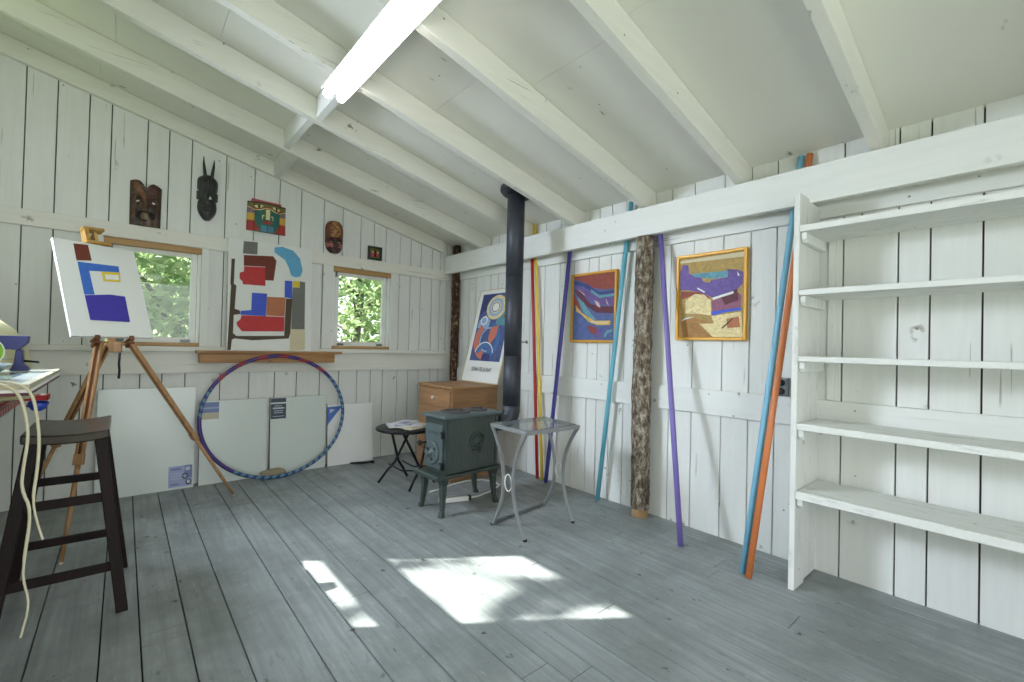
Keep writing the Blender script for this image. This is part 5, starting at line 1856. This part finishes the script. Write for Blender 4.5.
# pale dome
dm = thing('domed_cover', 'pale beige dome-shaped cover on the workbench behind the blue vise', 'cover', (-3.290, -1.045, BZ))
mb = MB()
mb.lathe([(.195, 0), (.20, .01), (.198, .09), (.19, .18), (.17, .26), (.13, .33), (.08, .375), (.03, .388), (.0, .39)], (-3.290, -1.045, BZ + .001), (0, 0, 1), 36)
mb.build('shell', [M['dome']], parent=dm)
mb = MB()
mb.tube([(-3.290 + .203 * math.cos(2 * PI * i / 32), -1.045 + .203 * math.sin(2 * PI * i / 32), BZ + .010) for i in range(32)], .008, 8, closed=True)
mb.build('rim', [M['dome']], parent=dm)

# paintbrush-like tool in the tray
br_ = thing('scraper', 'small tan-handled scraper lying across the clear tray', 'tool', (-3.17, -1.56, ztop + .04))
mb = MB()
mb.tube([(-3.28, -1.62, ztop + .046), (-3.17, -1.50, ztop + .050)], [.009, .007], 8)
mb.build('handle', [M['tool_grip']], parent=br_)
mb = MB()
mb.bar((-3.17, -1.50, ztop + .050), (-3.12, -1.445, ztop + .054), .020, .003, w2=.030, h2=.002)
mb.build('blade', [M['zinc']], parent=br_)

# blue cup hanging at the bench end
cp_ = thing('blue_scoop', 'bright blue plastic scoop hanging under the workbench edge above the stool', 'scoop', (-3.08, -.915, BZ - .08))
mb = MB()
for_ = [(.0, -.05), (.02, -.047), (.034, -.03), (.038, 0.0), (.034, 0.0), (.030, -.028), (.017, -.043), (.0, -.045)]
mb.lathe(for_, (-3.080, -.915, BZ - .032), (0.25, -.1, 1), 20)
mb.build('cup', [M['cup']], parent=cp_)
mb = MB()
mb.tube([(-3.108, -.915, BZ - .032), (-3.116, -.905, BZ - .038), (-3.124, -.89, BZ - .06)], .006, 8)
mb.build('handle', [M['cup']], parent=cp_)


def cord(label, pts, w):
    mb = MB()
    pts = [V(p) for p in pts]
    # smooth the run
    for _ in range(2):
        q = [pts[0]]
        for a, b in zip(pts, pts[1:]):
            q += [a.lerp(b, .25), a.lerp(b, .75)]
        pts = q + [pts[-1]]
    n_ = len(pts)
    mb.tube(pts, [w * (1 if i < n_ * .75 else .75) for i in range(n_)], 8)
    return tag(mb.build('webbing_cord', [M['cord']], loc=tuple(pts[0])), label, 'cord')


zt2 = ztop + .0055
cord('cream cord trailing from the workbench over the stool almost to the floor', [(-3.5, -1.9, zt2), (-3.12, -2.13, zt2 + .004), (-3.04, -2.19, zt2), (-3.000, -2.205, zt2 - .03), (-2.984, -2.205, .86), (-2.978, -2.205, .80), (-2.988, -2.20, .70), (-2.990, -2.20, .64), (-2.966, -2.20, .57), (-2.978, -2.20, .43), (-2.980, -2.20, .36), (-2.962, -2.20, .28), (-2.980, -2.20, .18)], .0044)
cord('shorter cream cord hanging beside the long cord in front of the stool', [(-3.5, -1.84, zt2), (-3.08, -2.11, zt2 + .004), (-3.01, -2.175, zt2), (-2.975, -2.19, zt2 - .03), (-2.962, -2.19, .86), (-2.955, -2.19, .78), (-2.958, -2.19, .69), (-2.966, -2.19, .60), (-2.955, -2.19, .53), (-2.940, -2.19, .47)], .0044)

# ------------------------------------------------------------------ outdoors
mb = MB()
mb.grid(lambda u, v: (-22 + 34 * u, -16 + 36 * v, -0.35 + 0.12 * noise.noise(V((u * 9, v * 9, 0)))), 30, 30)
g_ = mb.build('ground', [M['ground']])
g_['kind'] = 'structure'


def leaves(mb, c, r, count, size, core=None):
    for _ in range(count):
        d = V((random.gauss(0, 1), random.gauss(0, 1), random.gauss(0, 1))).normalized()
        k = random.random() ** 0.45
        p = V((c[0] + d.x * r[0] * k, c[1] + d.y * r[1] * k, c[2] + d.z * r[2] * k))
        a = V((random.gauss(0, 1), random.gauss(0, 1), random.gauss(0, .6))).normalized()
        b = a.cross(V((random.gauss(0, 1), random.gauss(0, 1), random.gauss(0, 1)))).normalized()
        s = size * random.uniform(0.6, 1.3)
        fold = a.cross(b) * s * 0.18
        mb.add([p - a * s, p - b * s * 0.5 + fold, p + a * s, p + b * s * 0.5 + fold], [(0, 1, 2), (0, 2, 3)])


def tree(label, x, y, h, r, count, size, m_, low=0.4, name='leafy_tree', group=None):
    t = thing(name, label, 'tree', (x, y, -0.33), group)
    mb = MB()
    pts = [(x + 0.05 * math.sin(i * 1.3), y + 0.05 * math.cos(i), -0.33 + h * 0.85 * i / 8) for i in range(9)]
    mb.tube(pts, [0.09 - 0.008 * i for i in range(9)], 9)
    for i in range(6):
        z = max(h * 0.25, low) + h * 0.07 * i
        a = i * 2.1
        mb.tube([(x, y, z), (x + math.cos(a) * r * .4, y + math.sin(a) * r * .4, z + .25), (x + math.cos(a) * r * .8, y + math.sin(a) * r * .8, z + .4)], [.03, .02, .008], 6)
    mb.build('trunk', [M['trunk']], parent=t)
    mb = MB()
    zc_ = low + (h - low) / 2
    leaves(mb, (x, y, zc_), (r, r, (h - low) / 2), count, size)
    mb.build('foliage', [M[m_]], parent=t)
    return t


# behind the gable wall, seen through its two windows
tree('pale green leafy tree outside the left window', -2.45, 2.4, 2.5, 0.85, 1900, 0.075, 'leaf_pale', 0.2)
tree('bright green young tree outside the right window, on its left half', -0.1, 2.4, 3.4, 0.75, 1500, 0.07, 'leaf_pale', 0.4)
tree('pale leafy tree beyond the right window, on its right half', 1.5, 3.4, 3.6, 0.8, 1900, 0.075, 'leaf_pale', 0.4)
tree('darker leafy tree far behind the left window', -2.3, 5.2, 4.2, 1.5, 2400, 0.12, 'leaf_pale', 0.1)
tree('darker leafy tree far behind the right window', 2.6, 6.2, 4.2, 1.5, 2400, 0.12, 'leaf_pale', 0.1)
# up the sun's path: two added to shade gable windows, one dappling the floor
tree('tall dense unseen tree added to shade the gable windows, near the hut corner', -3.75, 2.5, 6.0, 1.0, 3600, 0.13, 'leaf_dark', 2.6, group='added shade trees at the corner')
tree('tall dense unseen tree added to shade the gable windows, farther left', -5.8, 2.6, 6.4, 1.0, 3600, 0.13, 'leaf_dark', 2.6, group='added shade trees at the corner')
st_ = thing('leafy_tree', 'thin tree whose loose leaves break up the sunbeam', 'tree', (-8.9, 3.9, -0.33))
mb = MB()
sd = V((-0.822, 0.570, math.tan(SUN_EL)))
mb.tube([(-8.9, 3.9, -0.33), (-8.8, 3.8, 2.0), (-8.6, 3.7, 4.2), (-8.4, 3.6, 5.6)], [.12, .10, .08, .05], 9)
spots = [(-1.20, -2.79, .11, 55), (-1.36, -2.83, .09, 36), (-1.10, -2.86, .06, 16), (-2.0, -2.40, .035, 12), (-1.63, -2.17, .045, 14), (-1.36, -2.27, .05, 4), (-1.28, -2.66, .05, 8), (-1.55, -2.83, .045, 13), (-1.14, -2.98, .045, 14), (-1.30, -2.95, .03, 5)]
tops = [V((fx, fy, 0)) + sd * (7.4 + .5 * math.sin(i * 2.3)) for i, (fx, fy, _, _) in enumerate(spots)]
for p in tops:
    mb.tube([(-8.4, 3.6, 5.4), V((-8.4, 3.6, 5.4)).lerp(p, .5) + V((0, 0, .25)), p], [.014, .008, .004], 6)
mb.build('trunk', [M['trunk']], parent=st_)
mb = MB()
for p, (_, _, r_, k_) in zip(tops, spots):
    leaves(mb, tuple(p), (r_ * 1.3, r_, r_ * 1.2), k_, .07)
mb.build('foliage', [M['leaf']], parent=st_)
